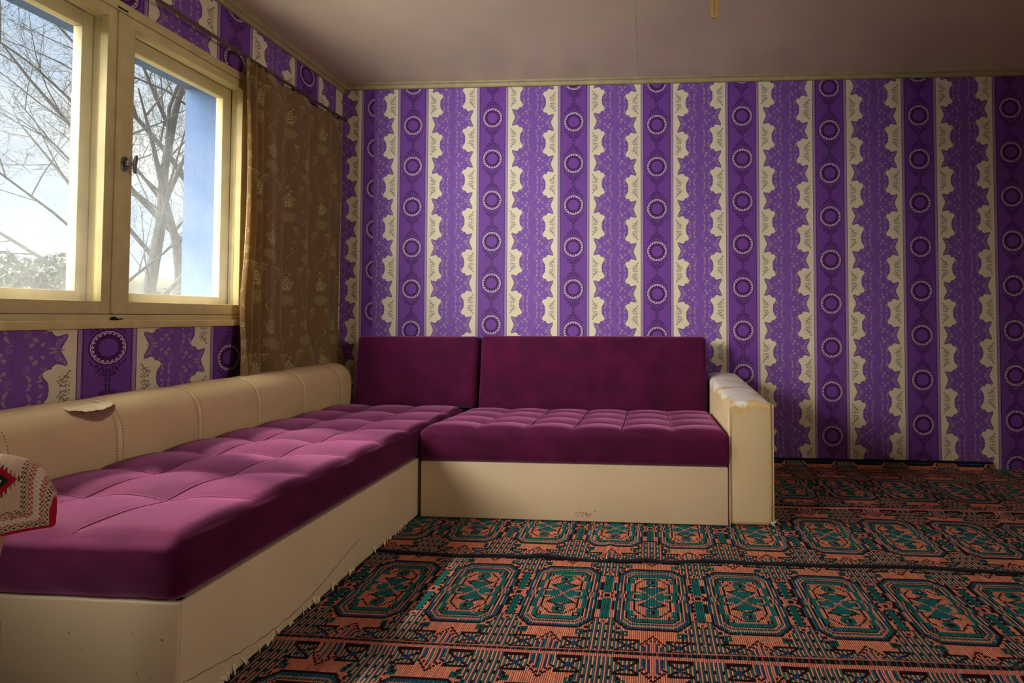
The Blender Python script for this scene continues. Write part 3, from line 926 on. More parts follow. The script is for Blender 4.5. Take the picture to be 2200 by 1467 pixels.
# ------------------------------------------------------------------ chaise along the window wall
ch = empty('chaise_sofa', (0.5, -1.1, 0.0))
tag(ch, 'long chaise half of the corner sofa under the window, plum quilted seat on cream base', 'sofa')
bs = empty('base', (0.5, -1.1, 0.0)); bs.parent = ch; bs.matrix_parent_inverse = Matrix.Translation(ch.location).inverted()
box('side_panel', 0.955, 0.987, -2.038, -0.06, 0.010, 0.266, LEATHER2, bs, 0.006, 3)
box('end_panel', 0.012, 0.984, -2.042, -2.012, 0.010, 0.266, LEATHER2, bs, 0.006, 3)
box('back_panel', 0.012, 0.040, -2.012, -0.06, 0.010, 0.266, BLACK, bs)
box('deck_board', 0.040, 0.955, -2.012, -0.06, 0.225, 0.258, BLACK, bs)
for (a, b) in ((0.90, -1.98), (0.08, -1.98), (0.90, -0.12), (0.08, -0.12)):
    lathe('foot', [(0.022, 0.0), (0.024, 0.012), (0.020, 0.03)], (a, b, 0.0015), (0, 0, 1), BLACK, ch, 16)
# crack running along the side panel
random.seed(4)
ck = []
for i in range(60):
    t = i / 59
    y = -2.035 + t * 0.68
    z = 0.084 - 0.060 * math.sin(PI * min(1, t * 1.02)) ** 1.2 * (1 - .35 * t) + 0.0015 * math.sin(i * 1.7) + random.uniform(-.0008, .0008)
    if t > .62: z += (t - .62) * 0.05
    ck.append((0.9873, y, z))
V, Fc = tube_data(ck, [0.0007 + 0.0006 * abs(math.sin(i * .37)) for i in range(60)], 5)
pyd('crack', V, Fc, CRACK, bs, True)
# frayed lower edge of the leathercloth
V, Fc = [], []
for i in range(46):
    y = -2.02 + random.random() ** 0.8 * 1.0
    w = random.uniform(.004, .013); hgt = random.uniform(.006, .028); lean = random.uniform(-.012, .012); out = random.uniform(.001, .007)
    k = len(V)
    V += [(0.9875, y - w, 0.009 + hgt), (0.9875, y + w, 0.009 + hgt * .8), (0.9880 + out, y + lean, 0.004), (0.9895 + out * .6, y + lean - w * .4, 0.012)]
    Fc += [(k, k + 1, k + 2), (k, k + 2, k + 3)]
pyd('frayed_edge', V, Fc, FLAP, bs)['kind'] = 'stuff'
V, Fc = [], []
for i in range(14):
    x, z = random.uniform(.25, .95), random.uniform(.05, .24); r_ = random.uniform(.0012, .0032); k = len(V)
    V += [(x + r_ * math.cos(2 * PI * j / 7) * random.uniform(.7, 1.2), -2.0424, z + r_ * math.sin(2 * PI * j / 7)) for j in range(7)]
    Fc.append(tuple(range(k, k + 7)))
pyd('stain', V, Fc, SCUFF, bs)['kind'] = 'stuff'

SX_CH = [0.235, 0.475, 0.720, 0.985]
SY_CH = [-2.045, -1.822, -1.618, -1.415, -1.208, -1.003, -0.785, -0.570, -0.36]
seat_cushion('seat_cushion', 0.252, 0.990, -2.052, -0.375, 0.266, 0.408, SX_CH, SY_CH, ch, sag=(-1.3, -0.40, 0.018))

# bolster: cream leather back rest along the wall
PROF = [(.020, .262), (.018, .40), (.018, .560), (.026, .588), (.045, .606), (.075, .617), (.110, .622), (.150, .621), (.182, .614), (.210, .598), (.231, .574), (.244, .545), (.250, .510), (.252, .46), (.252, .40), (.250, .33), (.248, .262)]


def resample(p, n):
    p = np.array(p); d = np.r_[0, np.cumsum(np.hypot(*np.diff(p, axis=0).T))]
    t = np.linspace(0, d[-1], n)
    return np.stack([np.interp(t, d, p[:, 0]), np.interp(t, d, p[:, 1])], 1)


PR = resample(PROF, 64)
# smooth the profile a touch
for _ in range(3): PR[1:-1] = (PR[:-2] + 2 * PR[1:-1] + PR[2:]) / 4
tg = np.gradient(PR, axis=0); nr_ = np.stack([tg[:, 1], -tg[:, 0]], 1); nr_ /= np.linalg.norm(nr_, axis=1)[:, None]; nr_ *= np.sign((nr_ * (PR - np.array([.13, .40]))).sum(1).mean())
SEAMS = [-1.835, -1.538, -1.242, -0.945, -0.648, -0.344]
ys = np.unique(np.round(np.concatenate([np.linspace(-2.045, -0.235, 110)] + [s + np.linspace(-.02, .02, 15) for s in SEAMS]), 4))
ins = np.zeros(len(ys)); 
for s in SEAMS: ins += 0.0042 * np.exp(-((ys - s) / 0.0045) ** 2)
ins -= 0.004 * np.abs(np.sin(PI * (ys + 1.538) / 0.2965)) ** .7
endr = np.minimum(ys - ys[0], ys[-1] - ys); ins += 0.02 * np.clip(1 - endr / 0.02, 0, 1) ** 2
V = np.zeros((len(ys), 64, 3))
V[:, :, 1] = ys[:, None]
V[:, :, 0] = PR[None, :, 0] - nr_[None, :, 0] * ins[:, None]
V[:, :, 2] = PR[None, :, 1] - nr_[None, :, 1] * ins[:, None]
bol = np_mesh('back_bolster', V, grid_faces(len(ys), 64), LEATHER, ch)
for s, k in ((ys[0], 0), (ys[-1], len(ys) - 1)):
    pyd('bolster_end', [tuple(v) for v in V[k]], [tuple(range(64))], LEATHER, bol)


def stitch_row(path, normals, mat, parent, dash=0.0060, gap=0.0040, w=0.0020, proud=0.0011, name='stitching'):
    """dashes laid along a 3d path"""
    p = np.array(path, float); nn = np.array(normals, float)
    d = np.r_[0, np.cumsum(np.linalg.norm(np.diff(p, axis=0), axis=1))]
    V, Fc = [], []
    t = 0
    while t + dash < d[-1]:
        A = np.array([np.interp(t, d, p[:, k]) for k in range(3)]); B = np.array([np.interp(t + dash, d, p[:, k]) for k in range(3)])
        q = np.array([np.interp(t + dash / 2, d, nn[:, k]) for k in range(3)]); q /= np.linalg.norm(q)
        dr = B - A; dr /= np.linalg.norm(dr); sd_ = np.cross(dr, q) * w / 2
        k = len(V)
        V += [A + sd_ - q * .0006, A - sd_ - q * .0006, B - sd_ - q * .0006, B + sd_ - q * .0006, (A + B) / 2 + sd_ + q * proud, (A + B) / 2 - sd_ + q * proud]
        Fc += [(k, k + 1, k + 5, k + 4), (k + 4, k + 5, k + 2, k + 3), (k, k + 4, k + 3), (k + 1, k + 2, k + 5)]
        t += dash + gap
    return pyd(name, V, Fc, mat, parent)


for s in SEAMS:
    for d in (-.0105, .0105):
        sel = slice(12, 56)
        i_ = 0.0042 * math.exp(-(d / 0.0045) ** 2) - 0.004 * abs(math.sin(PI * (s + d + 1.538) / 0.2965)) ** .7
        P3 = [(PR[k, 0] - nr_[k, 0] * i_, s + d, PR[k, 1] - nr_[k, 1] * i_) for k in range(12, 56)]
        stitch_row(P3, [(nr_[k, 0], 0, nr_[k, 1]) for k in range(12, 56)], THREAD, bol)


def prof_at(t):
    k = min(62, max(0, int(t))); f = t - k
    return PR[k] * (1 - f) + PR[k + 1] * f, nr_[k] * (1 - f) + nr_[k + 1] * f


# torn flap on the upper front edge
nY, nT = 26, 12
V = np.zeros((nT, nY, 3)); V2 = np.zeros((nT, nY, 3))
random.seed(9); jag = [random.uniform(-.35, .35) for _ in range(nY)]
for j in range(nY):
    y = -1.656 + 0.134 * j / (nY - 1); s = j / (nY - 1)
    span = 5.2 * math.sin(PI * min(1, .12 + s * .80)) ** .7 + jag[j] * .5
    for i in range(nT):
        a = i / (nT - 1)
        p, q = prof_at(36.2 + a * span * .62)
        lift = .0012 + 0.017 * a ** 2 * math.sin(PI * (.08 + s * .86)) + 0.002 * a * math.sin(s * 19)
        V[i, j] = (p[0] + q[0] * (lift + .004), y, p[1] + q[1] * (lift + .004))
        p, q = prof_at(37.0 + a * (span * .62 + 1.1 * math.sin(PI * s)))
        V2[i, j] = (p[0] + q[0] * .0047, y, p[1] + q[1] * .0047)
fl = np_mesh('torn_flap', V, grid_faces(nT, nY), FLAP, bol)
md = fl.modifiers.new('skin', 'SOLIDIFY'); md.thickness = 0.0014
np_mesh('torn_patch', V2, grid_faces(nT, nY), TEAR, bol)

# loose back cushion at the corner end of the chaise


def slab_cushion(name, x0, x1, yb, zb, yt, zt_, thick, mat, parent, below=0.10, r=0.026):
    """leaning slab: front face runs from (yb,zb) up to (yt,zt_)"""
    up = Vector((0, yt - yb, zt_ - zb)); H = up.length; up.normalize()
    back = Vector((0, up.z, -up.y)); ex = Vector((1, 0, 0))
    V, Fc, Nn = rounded_box((x1 - x0, thick, H + below), r, (0.03, 0.03, 0.03), 5)
    bulge = 0.012 * np.clip(1 - (V[:, 0] / ((x1 - x0) / 2)) ** 4, 0, 1) * np.clip(1 - (V[:, 2] / ((H + below) / 2)) ** 4, 0, 1)
    V[:, 1] += np.where(V[:, 1] < 0, -bulge, bulge)
    rng = np.sin(V[:, 0] * 9.1) * np.cos(V[:, 2] * 13.3) * 0.0018; V[:, 1] += rng
    c = Vector(((x0 + x1) / 2, yt, zt_)) - up * ((H + below) / 2) + back * (thick / 2)
    W = [c + ex * v[0] + back * v[1] + up * v[2] for v in V]
    return np_mesh(name, np.array(W), Fc, mat, parent)


slab_cushion('back_cushion', 0.282, 1.022, -0.300, 0.380, -0.252, 0.787, 0.145, VELVET, ch, below=0.006)

# ------------------------------------------------------------------ two-seat part on the back wall
sf = empty('sofa', (1.7, -0.5, 0.0))
tag(sf, 'two-seat half of the corner sofa on the back wall with one cream armrest', 'sofa')
bs2 = empty('base', (1.7, -0.5, 0)); bs2.parent = sf; bs2.matrix_parent_inverse = Matrix.Translation(sf.location).inverted()
box('front_panel', 1.005, 2.364, -0.930, -0.898, 0.008, 0.256, LEATHER2, bs2, 0.006, 3)
box('side_panel', 1.005, 1.034, -0.898, -0.06, 0.008, 0.256, LEATHER2, bs2, 0.004)
box('deck_board', 1.034, 2.364, -0.898, -0.06, 0.215, 0.250, BLACK, bs2)
for (a, b) in ((1.08, -0.86), (2.30, -0.86), (1.08, -0.12), (2.30, -0.12)):
    lathe('foot', [(0.022, 0.0), (0.024, 0.012), (0.020, 0.03)], (a, b, 0.009), (0, 0, 1), BLACK, sf, 16)
random.seed(12); V, Fc = [], []
for i in range(40):
    x, z = random.gauss(1.735, .022), random.gauss(.040, .009); r_ = random.uniform(.001, .0035); k = len(V)
    V += [(x + r_ * 1.5 * math.cos(2 * PI * j / 6) * random.uniform(.6, 1.3), -0.9304, max(.012, z + r_ * .7 * math.sin(2 * PI * j / 6))) for j in range(6)]
    Fc.append(tuple(range(k, k + 6)))
pyd('scuff', V, Fc, SCUFF, bs2)['kind'] = 'stuff'
SX_SF = [1.02, 1.255, 1.476, 1.691, 1.908, 2.127, 2.36]
SY_SF = [-0.938, -0.785, -0.620, -0.46, -0.34]
seat_cushion('seat_cushion', 1.003, 2.366, -0.944, -0.33, 0.256, 0.402, SX_SF, SY_SF, sf, A=0.016, B=0.008, r=0.028, sag=(-0.90, -0.33, 0.026))
slab_cushion('back_cushion', 1.038, 2.350, -0.300, 0.368, -0.252, 0.791, 0.150, VELVET, sf, below=0.006)

# armrest
arm = empty('armrest', (2.46, -0.5, 0)); arm.parent = sf; arm.matrix_parent_inverse = Matrix.Translation(sf.location).inverted()
V, Fc, Nn = rounded_box((0.186, 0.855, 0.552), 0.024, (0.03, 0.04, 0.03), 5)
W = V + np.array([2.4625, -0.5025, 0.008 + 0.276])
t = (W[:, 1] + 0.93) / 0.85
W[:, 2] += np.where(V[:, 2] > 0, (V[:, 2] / 0.276) * (-0.030 + 0.030 * np.clip(t, 0, 1)), 0)
tp = np.clip((V[:, 2] - .22) / 0.056, 0, 1)
W[:, 2] += 0.010 * tp * (1 - (V[:, 0] / 0.093) ** 2)
W[:, 0] += 0.0035 * np.sign(V[:, 0]) * (np.abs(V[:, 0]) > .07) * np.sin(PI * np.clip((W[:, 2]) / .55, 0, 1))
W[:, 1] -= 0.006 * (V[:, 1] < -.40) * np.sin(PI * np.clip(W[:, 2] / .53, 0, 1)) * (1 - (V[:, 0] / .093) ** 2)
np_mesh('arm_body', W, Fc, WORN, arm)
# welted seams round the front face, double-stitched
x0, x1, zt0 = 2.376, 2.550, 0.522
for dy in (-0.9295, -0.912):
    pth = [(x0 - .003 * 0, dy, z) for z in np.linspace(.02, zt0, 40)]
fpath = [(2.3745, -0.9325, z) for z in np.linspace(.016, .520, 60)]
stitch_row(fpath, [(-.3, -1, 0)] * 60, THREAD_L, arm)
stitch_row([(2.5505, -0.9315, z) for z in np.linspace(.016, .520, 60)], [(.3, -1, 0)] * 60, THREAD_L, arm)
V, Fc = tube_data([(2.3705, -0.9310, z) for z in np.linspace(.012, .526, 30)], .0024, 6); pyd('welt', V, Fc, LEATHER, arm, True)
V, Fc = tube_data([(2.5545, -0.9290, z) for z in np.linspace(.012, .526, 30)], .0024, 6); pyd('welt', V, Fc, LEATHER, arm, True)
tops = lambda x: 0.5395 + .008 * (1 - ((x - 2.4625) / .093) ** 2)
V, Fc = tube_data([(x, -0.9205, .5225 + .002 * math.sin((x - 2.37) * 17)) for x in np.linspace(2.374, 2.551, 30)], .0024, 6); pyd('welt', V, Fc, LEATHER, arm, True)
for yy, zz in ((-0.9265, .514), (-0.9115, .5275)):
    stitch_row([(x, yy, zz) for x in np.linspace(2.376, 2.549, 50)], [(0, -.6, .8)] * 50, THREAD_L, arm, proud=.0022)
for yy, zo in ((-0.56, .5445), (-0.600, .544)):
    stitch_row([(x, yy, .552 + .0085 * (1 - ((x - 2.4625) / .093) ** 2) - .0105) for x in np.linspace(2.388, 2.537, 50)], [(0, 0, 1)] * 50, THREAD_L, arm, proud=.006)
# frayed corner at the floor
random.seed(3); V, Fc = [], []
for i in range(22):
    a = random.uniform(-1, 1); k = len(V)
    p = Vector((2.552 + random.uniform(-.012, .006), -0.929 + random.uniform(-.006, .02), .010 + random.random() * .022)); q = p + Vector((random.uniform(-.008, .022), random.uniform(-.02, .01), random.uniform(-.008, .016)))
    V += [p + Vector((0, 0, .003)), p - Vector((0, 0, .003)), q]; Fc.append((k, k + 1, k + 2))
pyd('frayed_corner', V, Fc, LINT, arm)['kind'] = 'stuff'

# ------------------------------------------------------------------ curtain rod and curtain
rod = empty('curtain_rod', (0.05, -1.0, 2.18))
tag(rod, 'thin brown curtain rod running along the wall above the window', 'curtain rod')
ry = np.linspace(-2.12, -0.035, 60)
V, Fc = tube_data([(0.052, y, 2.181 - 0.004 * math.sin((y + 2.12) / 2.1 * PI)) for y in ry], 0.0085, 10)
pyd('pole', V, Fc, RODM, rod, True)
for y in (-2.08, -0.45, -0.05):
    b_ = tube('bracket', [(0.0015, y, 2.196), (0.030, y, 2.196), (0.046, y, 2.194), (0.056, y, 2.188), (0.0605, y, 2.178), (0.054, y, 2.171)], 0.0028, DKMETAL, rod, 6)
    lathe('screw_plate', [(0.011, 0), (0.011, .002), (.004, .004)], (0.001, y, 2.196), (1, 0, 0), DKMETAL, b_, 14)

nU, nV = 380, 640


def brocade(u, v):
    """u across, v up (metres of cloth); returns rgb"""
    base = np.array(lin(134, 102, 62)[:3]); mot = np.array(lin(180, 160, 104)[:3]); pale = np.array(lin(204, 186, 132)[:3]); dk = np.array(lin(112, 84, 50)[:3]); grn = np.array(lin(148, 132, 84)[:3])
    col = np.ones(u.shape + (3,)) * base
    PX, PY = 0.150, 0.46
    k = np.floor(u / PX)
    du = u - (k + .5) * PX
    vv = v + np.where(k.astype(int) % 2 == 0, 0, PY / 2)
    dv = (vv / PY - np.floor(vv / PY) - .5) * PY

    def put(mask, c, a=1.0):
        col[mask] = col[mask] * (1 - a) + c * a

    def flower(cx, cy, r, n, ph, c1, c2):
        x, y = du - cx, dv - cy
        rr = np.hypot(x, y); th = np.arctan2(y, x)
        edge = r * (0.72 + 0.28 * np.cos(n * th + ph))
        put(rr < edge, c1)
        put((np.abs(rr - edge * .86) < r * .07) & (rr < edge), c2)
        put((np.abs(np.sin(n * (th + ph / n) / 2)) < .13) & (rr < edge * .8) & (rr > r * .25), c2)
        put(rr < r * .22, c2)

    def leafm(cx, cy, ang, l, w, c1, c2):
        x, y = du - cx, dv - cy
        a = x * math.cos(ang) + y * math.sin(ang); b = -x * math.sin(ang) + y * math.cos(ang)
        t = a / l
        ins_ = (t > 0) & (t < 1)
        hw = w * np.sin(PI * np.clip(t, 0, 1)) ** .8 / 2
        put(ins_ & (np.abs(b) < hw), c1)
        put(ins_ & (np.abs(b) < .0009), c2)
        put(ins_ & (np.abs(np.abs(b) - hw) < .0011), c2)
    # shell-shaped ground under the bouquet with a scalloped, beaded rim
    x, y = du, dv + .055
    rr = np.hypot(x, y * 1.15); th = np.arctan2(y, x)
    ed = 0.040 + 0.006 * np.cos(9 * th) + .008 * np.sin(th)
    put((rr < ed) & (y < .020 - 3 * du * du), grn, .7)
    put((np.abs(rr - ed) < .0012) & (y < .016), mot)
    put((np.abs(rr - ed - .008) < .0020) & (np.sin(th * 46) > .2) & (y < .01), pale)
    put((rr < .03) & (np.sin(u * 900) * np.sin(v * 900) > .3), mot, .7)
    flower(0, -.062, .016, 5, .6, mot, dk)
    # bouquet
    for a_, l_ in ((2.5, .05), (2.0, .062), (1.15, .06), (.65, .05), (2.9, .04), (.25, .04), (1.57, .075), (-.3, .032), (3.45, .032)):
        leafm(0, .006, a_, l_, .017, mot, dk)
    flower(0, .012, .027, 6, 0, pale, dk)
    flower(-.030, .030, .018, 5, 1, mot, dk)
    flower(.031, .034, .018, 5, 2, mot, dk)
    flower(.003, .058, .017, 5, .4, pale, dk)
    flower(-.016, .084, .011, 5, .9, mot, dk)
    flower(.019, .083, .011, 5, .2, mot, dk)
    flower(.002, .105, .008, 5, .2, pale, dk)
    # bead string curling between bouquets
    sy = dv - .17; cx = .035 * np.sin(sy * 40)
    put((np.abs(du - cx) < .0024) & (np.abs(sy) < .085) & (np.sin(dv * 900) > .0), pale)
    # feather fans
    for s in (-1, 1):
        x, y = du - s * .045, dv + .165
        rr = np.hypot(x, y); th = np.arctan2(y, x * s)
        f = (rr < .052) & (rr > .010) & (th > -.5) & (th < 1.9) & (np.sin(th * 26) > .55)
        put(f, mot, .8)
        put((np.abs(rr - .045) < .003) & (th > -.5) & (th < 1.9) & (np.sin(th * 40) > .2), pale)
    x, y = du - .01, np.abs(dv) - .2
    flower(.04, -.2, .012, 5, .2, mot, dk); flower(-.045, .2, .012, 5, .3, mot, dk)
    # fine thread texture
    tex = 0.93 + 0.14 * np.random.default_rng(2).random(u.shape)
    return np.clip(col * tex[..., None], 0, 1)


def curtain_mesh():
    s = np.linspace(0, 1, nU); w = np.linspace(0, 1, nV)
    Sg, Wg = np.meshgrid(s, w)
    # plan: tight gathers at the window end (s=0), long soft folds towards the corner
    q = np.where(Sg < .30, Sg / .30 * .155, .155 + (Sg - .30) / .70 * .615)
    y = -0.858 + q
    fold_a = 0.022 * np.sin(Sg / .30 * PI * 6 + .4) * np.clip(1 - Sg / .34, 0, 1) ** .5
    fold_b = (0.013 * np.sin((Sg - .30) * 26 + .5 * np.sin(Wg * 2)) + 0.006 * np.sin(Sg * 61 + 1)) * np.clip((Sg - .26) / .1, 0, 1)
    x = 0.062 + fold_a * (0.75 + .5 * (1 - Wg)) + fold_b * (0.6 + .6 * (1 - Wg))
    ztop = 2.166 - 0.020 * np.abs(np.sin((Sg - .3) / .7 * PI * 2.5)) * (Sg > .30) - 0.004
    zbot = 0.600 + 0.010 * np.sin(Sg * 11)
    z = zbot + (ztop - zbot) * Wg
    # the hem kicks out over the bolster and towards the camera at the free edge
    low = np.clip((0.86 - z) / .26, 0, 1)
    y = y - 0.050 * low ** 1.4 * np.clip(1 - Sg / .35, 0, 1) - 0.012 * np.exp(-((z - .98) / .12) ** 2) * np.clip(1 - Sg / .2, 0, 1)
    y = y + 0.030 * np.exp(-((z - 1.55) / .5) ** 2) * np.clip(1 - Sg / .25, 0, 1)
    x = x + 0.055 * low ** 1.3 * (0.6 + .4 * np.sin(Sg * 19 + .7)) + 0.012 * low * np.sin(Sg * 40)
    x = np.maximum(x, 0.012)
    clothU = Sg * 1.02 + .03; clothV = Wg * 1.56
    return np.stack([x, y, z], -1), brocade(clothU, clothV)


Vc, Cc = curtain_mesh()
cu = np_mesh('curtain', Vc, grid_faces(nV, nU), CURTM, None, True, pcol=Cc)
tag(cu, 'brown and gold floral brocade curtain hanging beside the window to the sofa back', 'curtain')
# heading hooks
for k in range(12):
    s_ = .02 + .96 * k / 11
    i = min(nU - 1, int(s_ * (nU - 1)))
    p = Vector(Vc[-1, i])
    tube('curtain_hook', [p + Vector((0, 0, -.012)), p + Vector((.004, 0, .004)), (0.052 + .0075, p.y, 2.181), (0.052, p.y, 2.1895), (0.052 - .0075, p.y, 2.182)], 0.0012, DKMETAL, cu, 5)

# ------------------------------------------------------------------ flat-woven rugs
SALMON = np.array(lin(226, 138, 106)[:3]); SALMON2 = np.array(lin(216, 126, 108)[:3]); TEAL = np.array(lin(28, 112, 110)[:3]); GREEN = np.array(lin(18, 92, 84)[:3])
INK = np.array(lin(44, 14, 16)[:3]); NAVY = np.array(lin(40, 66, 108)[:3]); MIXB = np.array(lin(96, 110, 118)[:3]); RUST = np.array(lin(150, 66, 50)[:3])


def rug_colour(X, Y, uc, vc, PU=0.2905, PV=0.565):
    """woven colour at floor position"""
    rng = np.random.default_rng(5)
    rib = np.floor(X / RIB).astype(int)
    a = np.abs((X - uc) / PU - np.round((X - uc) / PU)) * PU          # 0 .. .145 from octagon axis
    sgn_b = (Y - vc) / PV - np.round((Y - vc) / PV)
    b = np.abs(sgn_b) * PV                                            # 0 .. .2825
    C = np.ones(X.shape + (3,)) * SALMON
    C[(rib % 5 == 0)] = SALMON2

    def put(m, c): C[m] = c

    def alt(m, c1, c2, per=2):
        m1 = m & (rib % per == 0); C[m] = c2; C[m1] = c1

    def octd(ha, hb, cut):
        return np.maximum.reduce([a - ha, b - hb, (a + b - (ha + hb - cut)) * .72])
    # stepped outline of the octagon
    step = 0.012 * ((b > .028) & (b < .075)) + 0.006 * (b < .012)
    d = np.maximum.reduce([a - (.112 + step), b - .168, (a + b - .240) * .72])
    put((d < 0.0045) & (d > -.0035), INK)
    alt((d <= -.0035) & (d > -.014), TEAL, NAVY)
    alt((d <= -.014) & (d > -.020), SALMON, SALMON2)
    alt((d <= -.020) & (d > -.027), MIXB, GREEN)
    put((d <= -.027) & (d > -.033), SALMON)
    put((d <= -.033) & (d > -.0375), INK)
    put((d <= -.0375) & (d > -.054), TEAL)
    inner = d <= -.054
    # four little rosettes in the band corners
    for (ra, rb) in ((.058, .108),):
        q = np.maximum(np.abs(a - ra), np.abs(b - rb))
        put((q < .009) & (q > .004), INK); put(q <= .004, SALMON)
    d2 = octd(.056, .106, .034)
    put((d2 > -.003) & (d2 < .002) & (d < -.03), INK)
    # heart: hourglass cross
    put(inner & (b < .052) & (a < .012 + b * .62) & (b > .006), TEAL)
    put(inner & (a < .052) & (b < .008 + a * .42) & (a > .010), TEAL)
    put(inner & (np.abs(b - a * 1.05) < .0035) & (b < .055), SALMON2)
    put(inner & (a > .036) & (b > .012) & (b < .020), SALMON)
    put(inner & (np.abs(b - (.064 - a * .45)) < .0035) & (a < .040), INK)
    put(inner & (np.abs(b - (.036 + (a - .03) * .9)) < .003) & (a > .026) & (a < .050), INK)
    q = np.hypot(a, (b - .084))
    put(inner & (q < .022) & (q > .010), TEAL); put(inner & (q <= .004), INK); put(inner & (q < .010) & (q > .006), INK)
    out = d > .0045
    # columns between the octagons
    g = PU / 2 - a
    alt(out & (g < .012) & (b < .125), GREEN, TEAL)
    put(out & (g > .012) & (g < .0165) & (b < .125) & (np.floor(Y / .010).astype(int) % 2 == 0), INK)
    put(out & (g < .020) & (b < .016), SALMON2); put(out & (g < .007) & (b < .007), INK)
    put(out & (g > .016) & (g < .021) & (b < .020) & (np.floor(Y / .010).astype(int) % 2 == 0), INK)
    blk = out & (g < .034 + .014 * (b > .150) + .012 * (b > .19)) & (b > .118)
    rw = np.floor(Y / .012).astype(int)
    put(blk & (rib % 4 == 0), TEAL); put(blk & (rib % 4 == 1), SALMON2); put(blk & (rib % 4 == 2), GREEN); put(blk & (rib % 4 == 3), SALMON)
    put(blk & (rib % 4 == 3) & (rw % 3 == 0), INK); put(blk & (rib % 4 == 0) & ((rw + rib // 4) % 5 == 0), NAVY)
    e2 = np.abs(g - (.034 + .014 * (b > .150) + .012 * (b > .19)))
    put(out & (e2 < .0036) & (b > .118) & (np.floor(Y / .010).astype(int) % 2 == 0), INK)
    put(out & (np.abs(b - .118) < .0035) & (g < .036), INK)
    q = np.maximum(g, np.abs(b - .135)); put(out & (q < .010), SALMON2); put(out & (q < .005), INK)
    # small flowers on the ground
    q = np.maximum(np.abs(a - .082), np.abs(b - .188)); put(out & (q < .011) & (q > .0045), GREEN); put(out & (q < .0035), INK)
    # arcade along the border
    arch = (b - (.196 + a * 1.1))
    put(out & (a < .040) & (np.abs(arch) < .004), INK)
    put(out & (a < .040) & (np.abs(arch - .012) < .004) & (np.floor(X / RIB).astype(int) % 2 == 0), INK)
    m = out & (a < .030) & (arch > .018)
    alt(m, TEAL, NAVY); put(m & (a > .012) & (a < .019), SALMON); put(m & (a < .006), SALMON2)
    # crossed boxes
    bx = out & (a > .036) & (a < .104) & (b > .218) & (b < .262)
    alt(bx, TEAL, SALMON, 2)
    put(bx & (np.abs(np.abs(a - .070) * .62 - np.abs(b - .240)) < .004), INK)
    put(out & (a > .036) & (a < .104) & ((np.abs(b - .216) < .0035) | (np.abs(b - .264) < .0035)), INK)
    q = np.maximum(np.abs(a - .070), np.abs(b - .240)); put(bx & (q < .008), NAVY)
    # border line
    put((b > .2685) & (b < .2755), SALMON2)
    m = (b >= .2755); put(m, INK); put(m & (rib % 3 == 0), GREEN); put(m & (rib % 7 == 1), RUST)
    f = 0.86 + 0.28 * rng.random(X.shape); ribv = (0.88 + .24 * np.random.default_rng(8).random(2400))[np.clip(rib + 400, 0, 2399)]
    return np.clip(C * (f * ribv)[..., None], 0, 1)


def rug_mesh(name, x0, x1, y0, y1, uc, vc, zfun, cy=0.004, split=None):
    x0 = math.floor(x0 / RIB) * RIB; nx = int(round((x1 - x0) / RIB)); ym = y0 if split is None else split; ny = int(round((y1 - ym) / cy))
    xs = x0 + np.arange(nx + 1) * RIB; yv = ym + np.arange(ny + 1) * (y1 - ym) / ny
    if split is not None: yv = np.r_[np.linspace(y0, ym, int((ym - y0) / .010))[:-1], yv]
    ny = len(yv) - 1
    X, Y = np.meshgrid(xs, yv)
    V = zfun(X, Y)
    Xc, Yc = np.meshgrid((xs[1:] + xs[:-1]) / 2, (yv[1:] + yv[:-1]) / 2)
    return np_mesh(name, V, grid_faces(ny + 1, nx + 1), RUGM, None, True, fcol=rug_colour(Xc, Yc, uc, vc))


def wav(X, Y):
    return 0.0005 * np.sin(X * 7.3 + Y * 3) + 0.0005 * np.sin(Y * 19 + X * 1.7) + 0.0004 * np.sin(X * 17 - Y * 11)


def ridge(Y, X, y0, h, w):
    return h * np.exp(-((Y - y0 - .006 * np.sin(X * 3.1)) / w) ** 2)


def z_front(X, Y):
    Z = 0.0005 + wav(X, Y) + ridge(Y, X, -1.752, .014 + .006 * np.sin(X * 2.1 + 1), .020) + ridge(Y, X, -2.36, .010, .03)
    return np.stack([X, Y, np.maximum(Z, -.0015)], -1)


EDGE_Y = -1.240


def lift(X):
    return 0.008 + 0.009 * np.exp(-((X - 1.62) / .05) ** 2) + 0.006 * np.exp(-((X - 2.02) / .035) ** 2) + 0.003 * np.sin(X * 23) * np.exp(-((X - 1.9) / .5) ** 2)


def z_back(X, Y):
    t = np.clip((Y - EDGE_Y) / .10, 0, 1)
    Z = 0.0048 + wav(X, Y) + (lift(X) - .006) * (1 - t) ** 2 + ridge(Y, X, -0.690, .012, .016)
    Yw = Y + (1 - t) * (.012 * np.sin(X * 2.6 + .5) + .006 * np.sin(X * 9))
    Z = Z + 0.010 * np.exp(-((X - 1.885 - (Y + 1.24) * -.1) / .014) ** 2) * np.clip(1 - (Y - EDGE_Y) / .18, 0, 1)
    up = np.clip((Y + .035) / .035, 0, 1)          # the far end rides up the wall
    Z = Z + 0.034 * up ** 1.5
    Yw = Yw - up * .012
    return np.stack([X, Yw, Z], -1)


UC = 1.745
rug_f = rug_mesh('rug', 0.93, 4.90, -3.30, -1.13, UC, -1.470, z_front, split=-2.15)
tag(rug_f, 'nearest flat-woven salmon and teal rug with octagon medallions in the foreground', 'rug', 'patterned rugs on the floor')
rug_b = rug_mesh('rug', 0.93, 4.045, EDGE_Y, -0.001, UC + .140, -0.973, z_back)
tag(rug_b, 'overlapping rug with a black bound edge running under the sofa to the back wall', 'rug', 'patterned rugs on the floor')
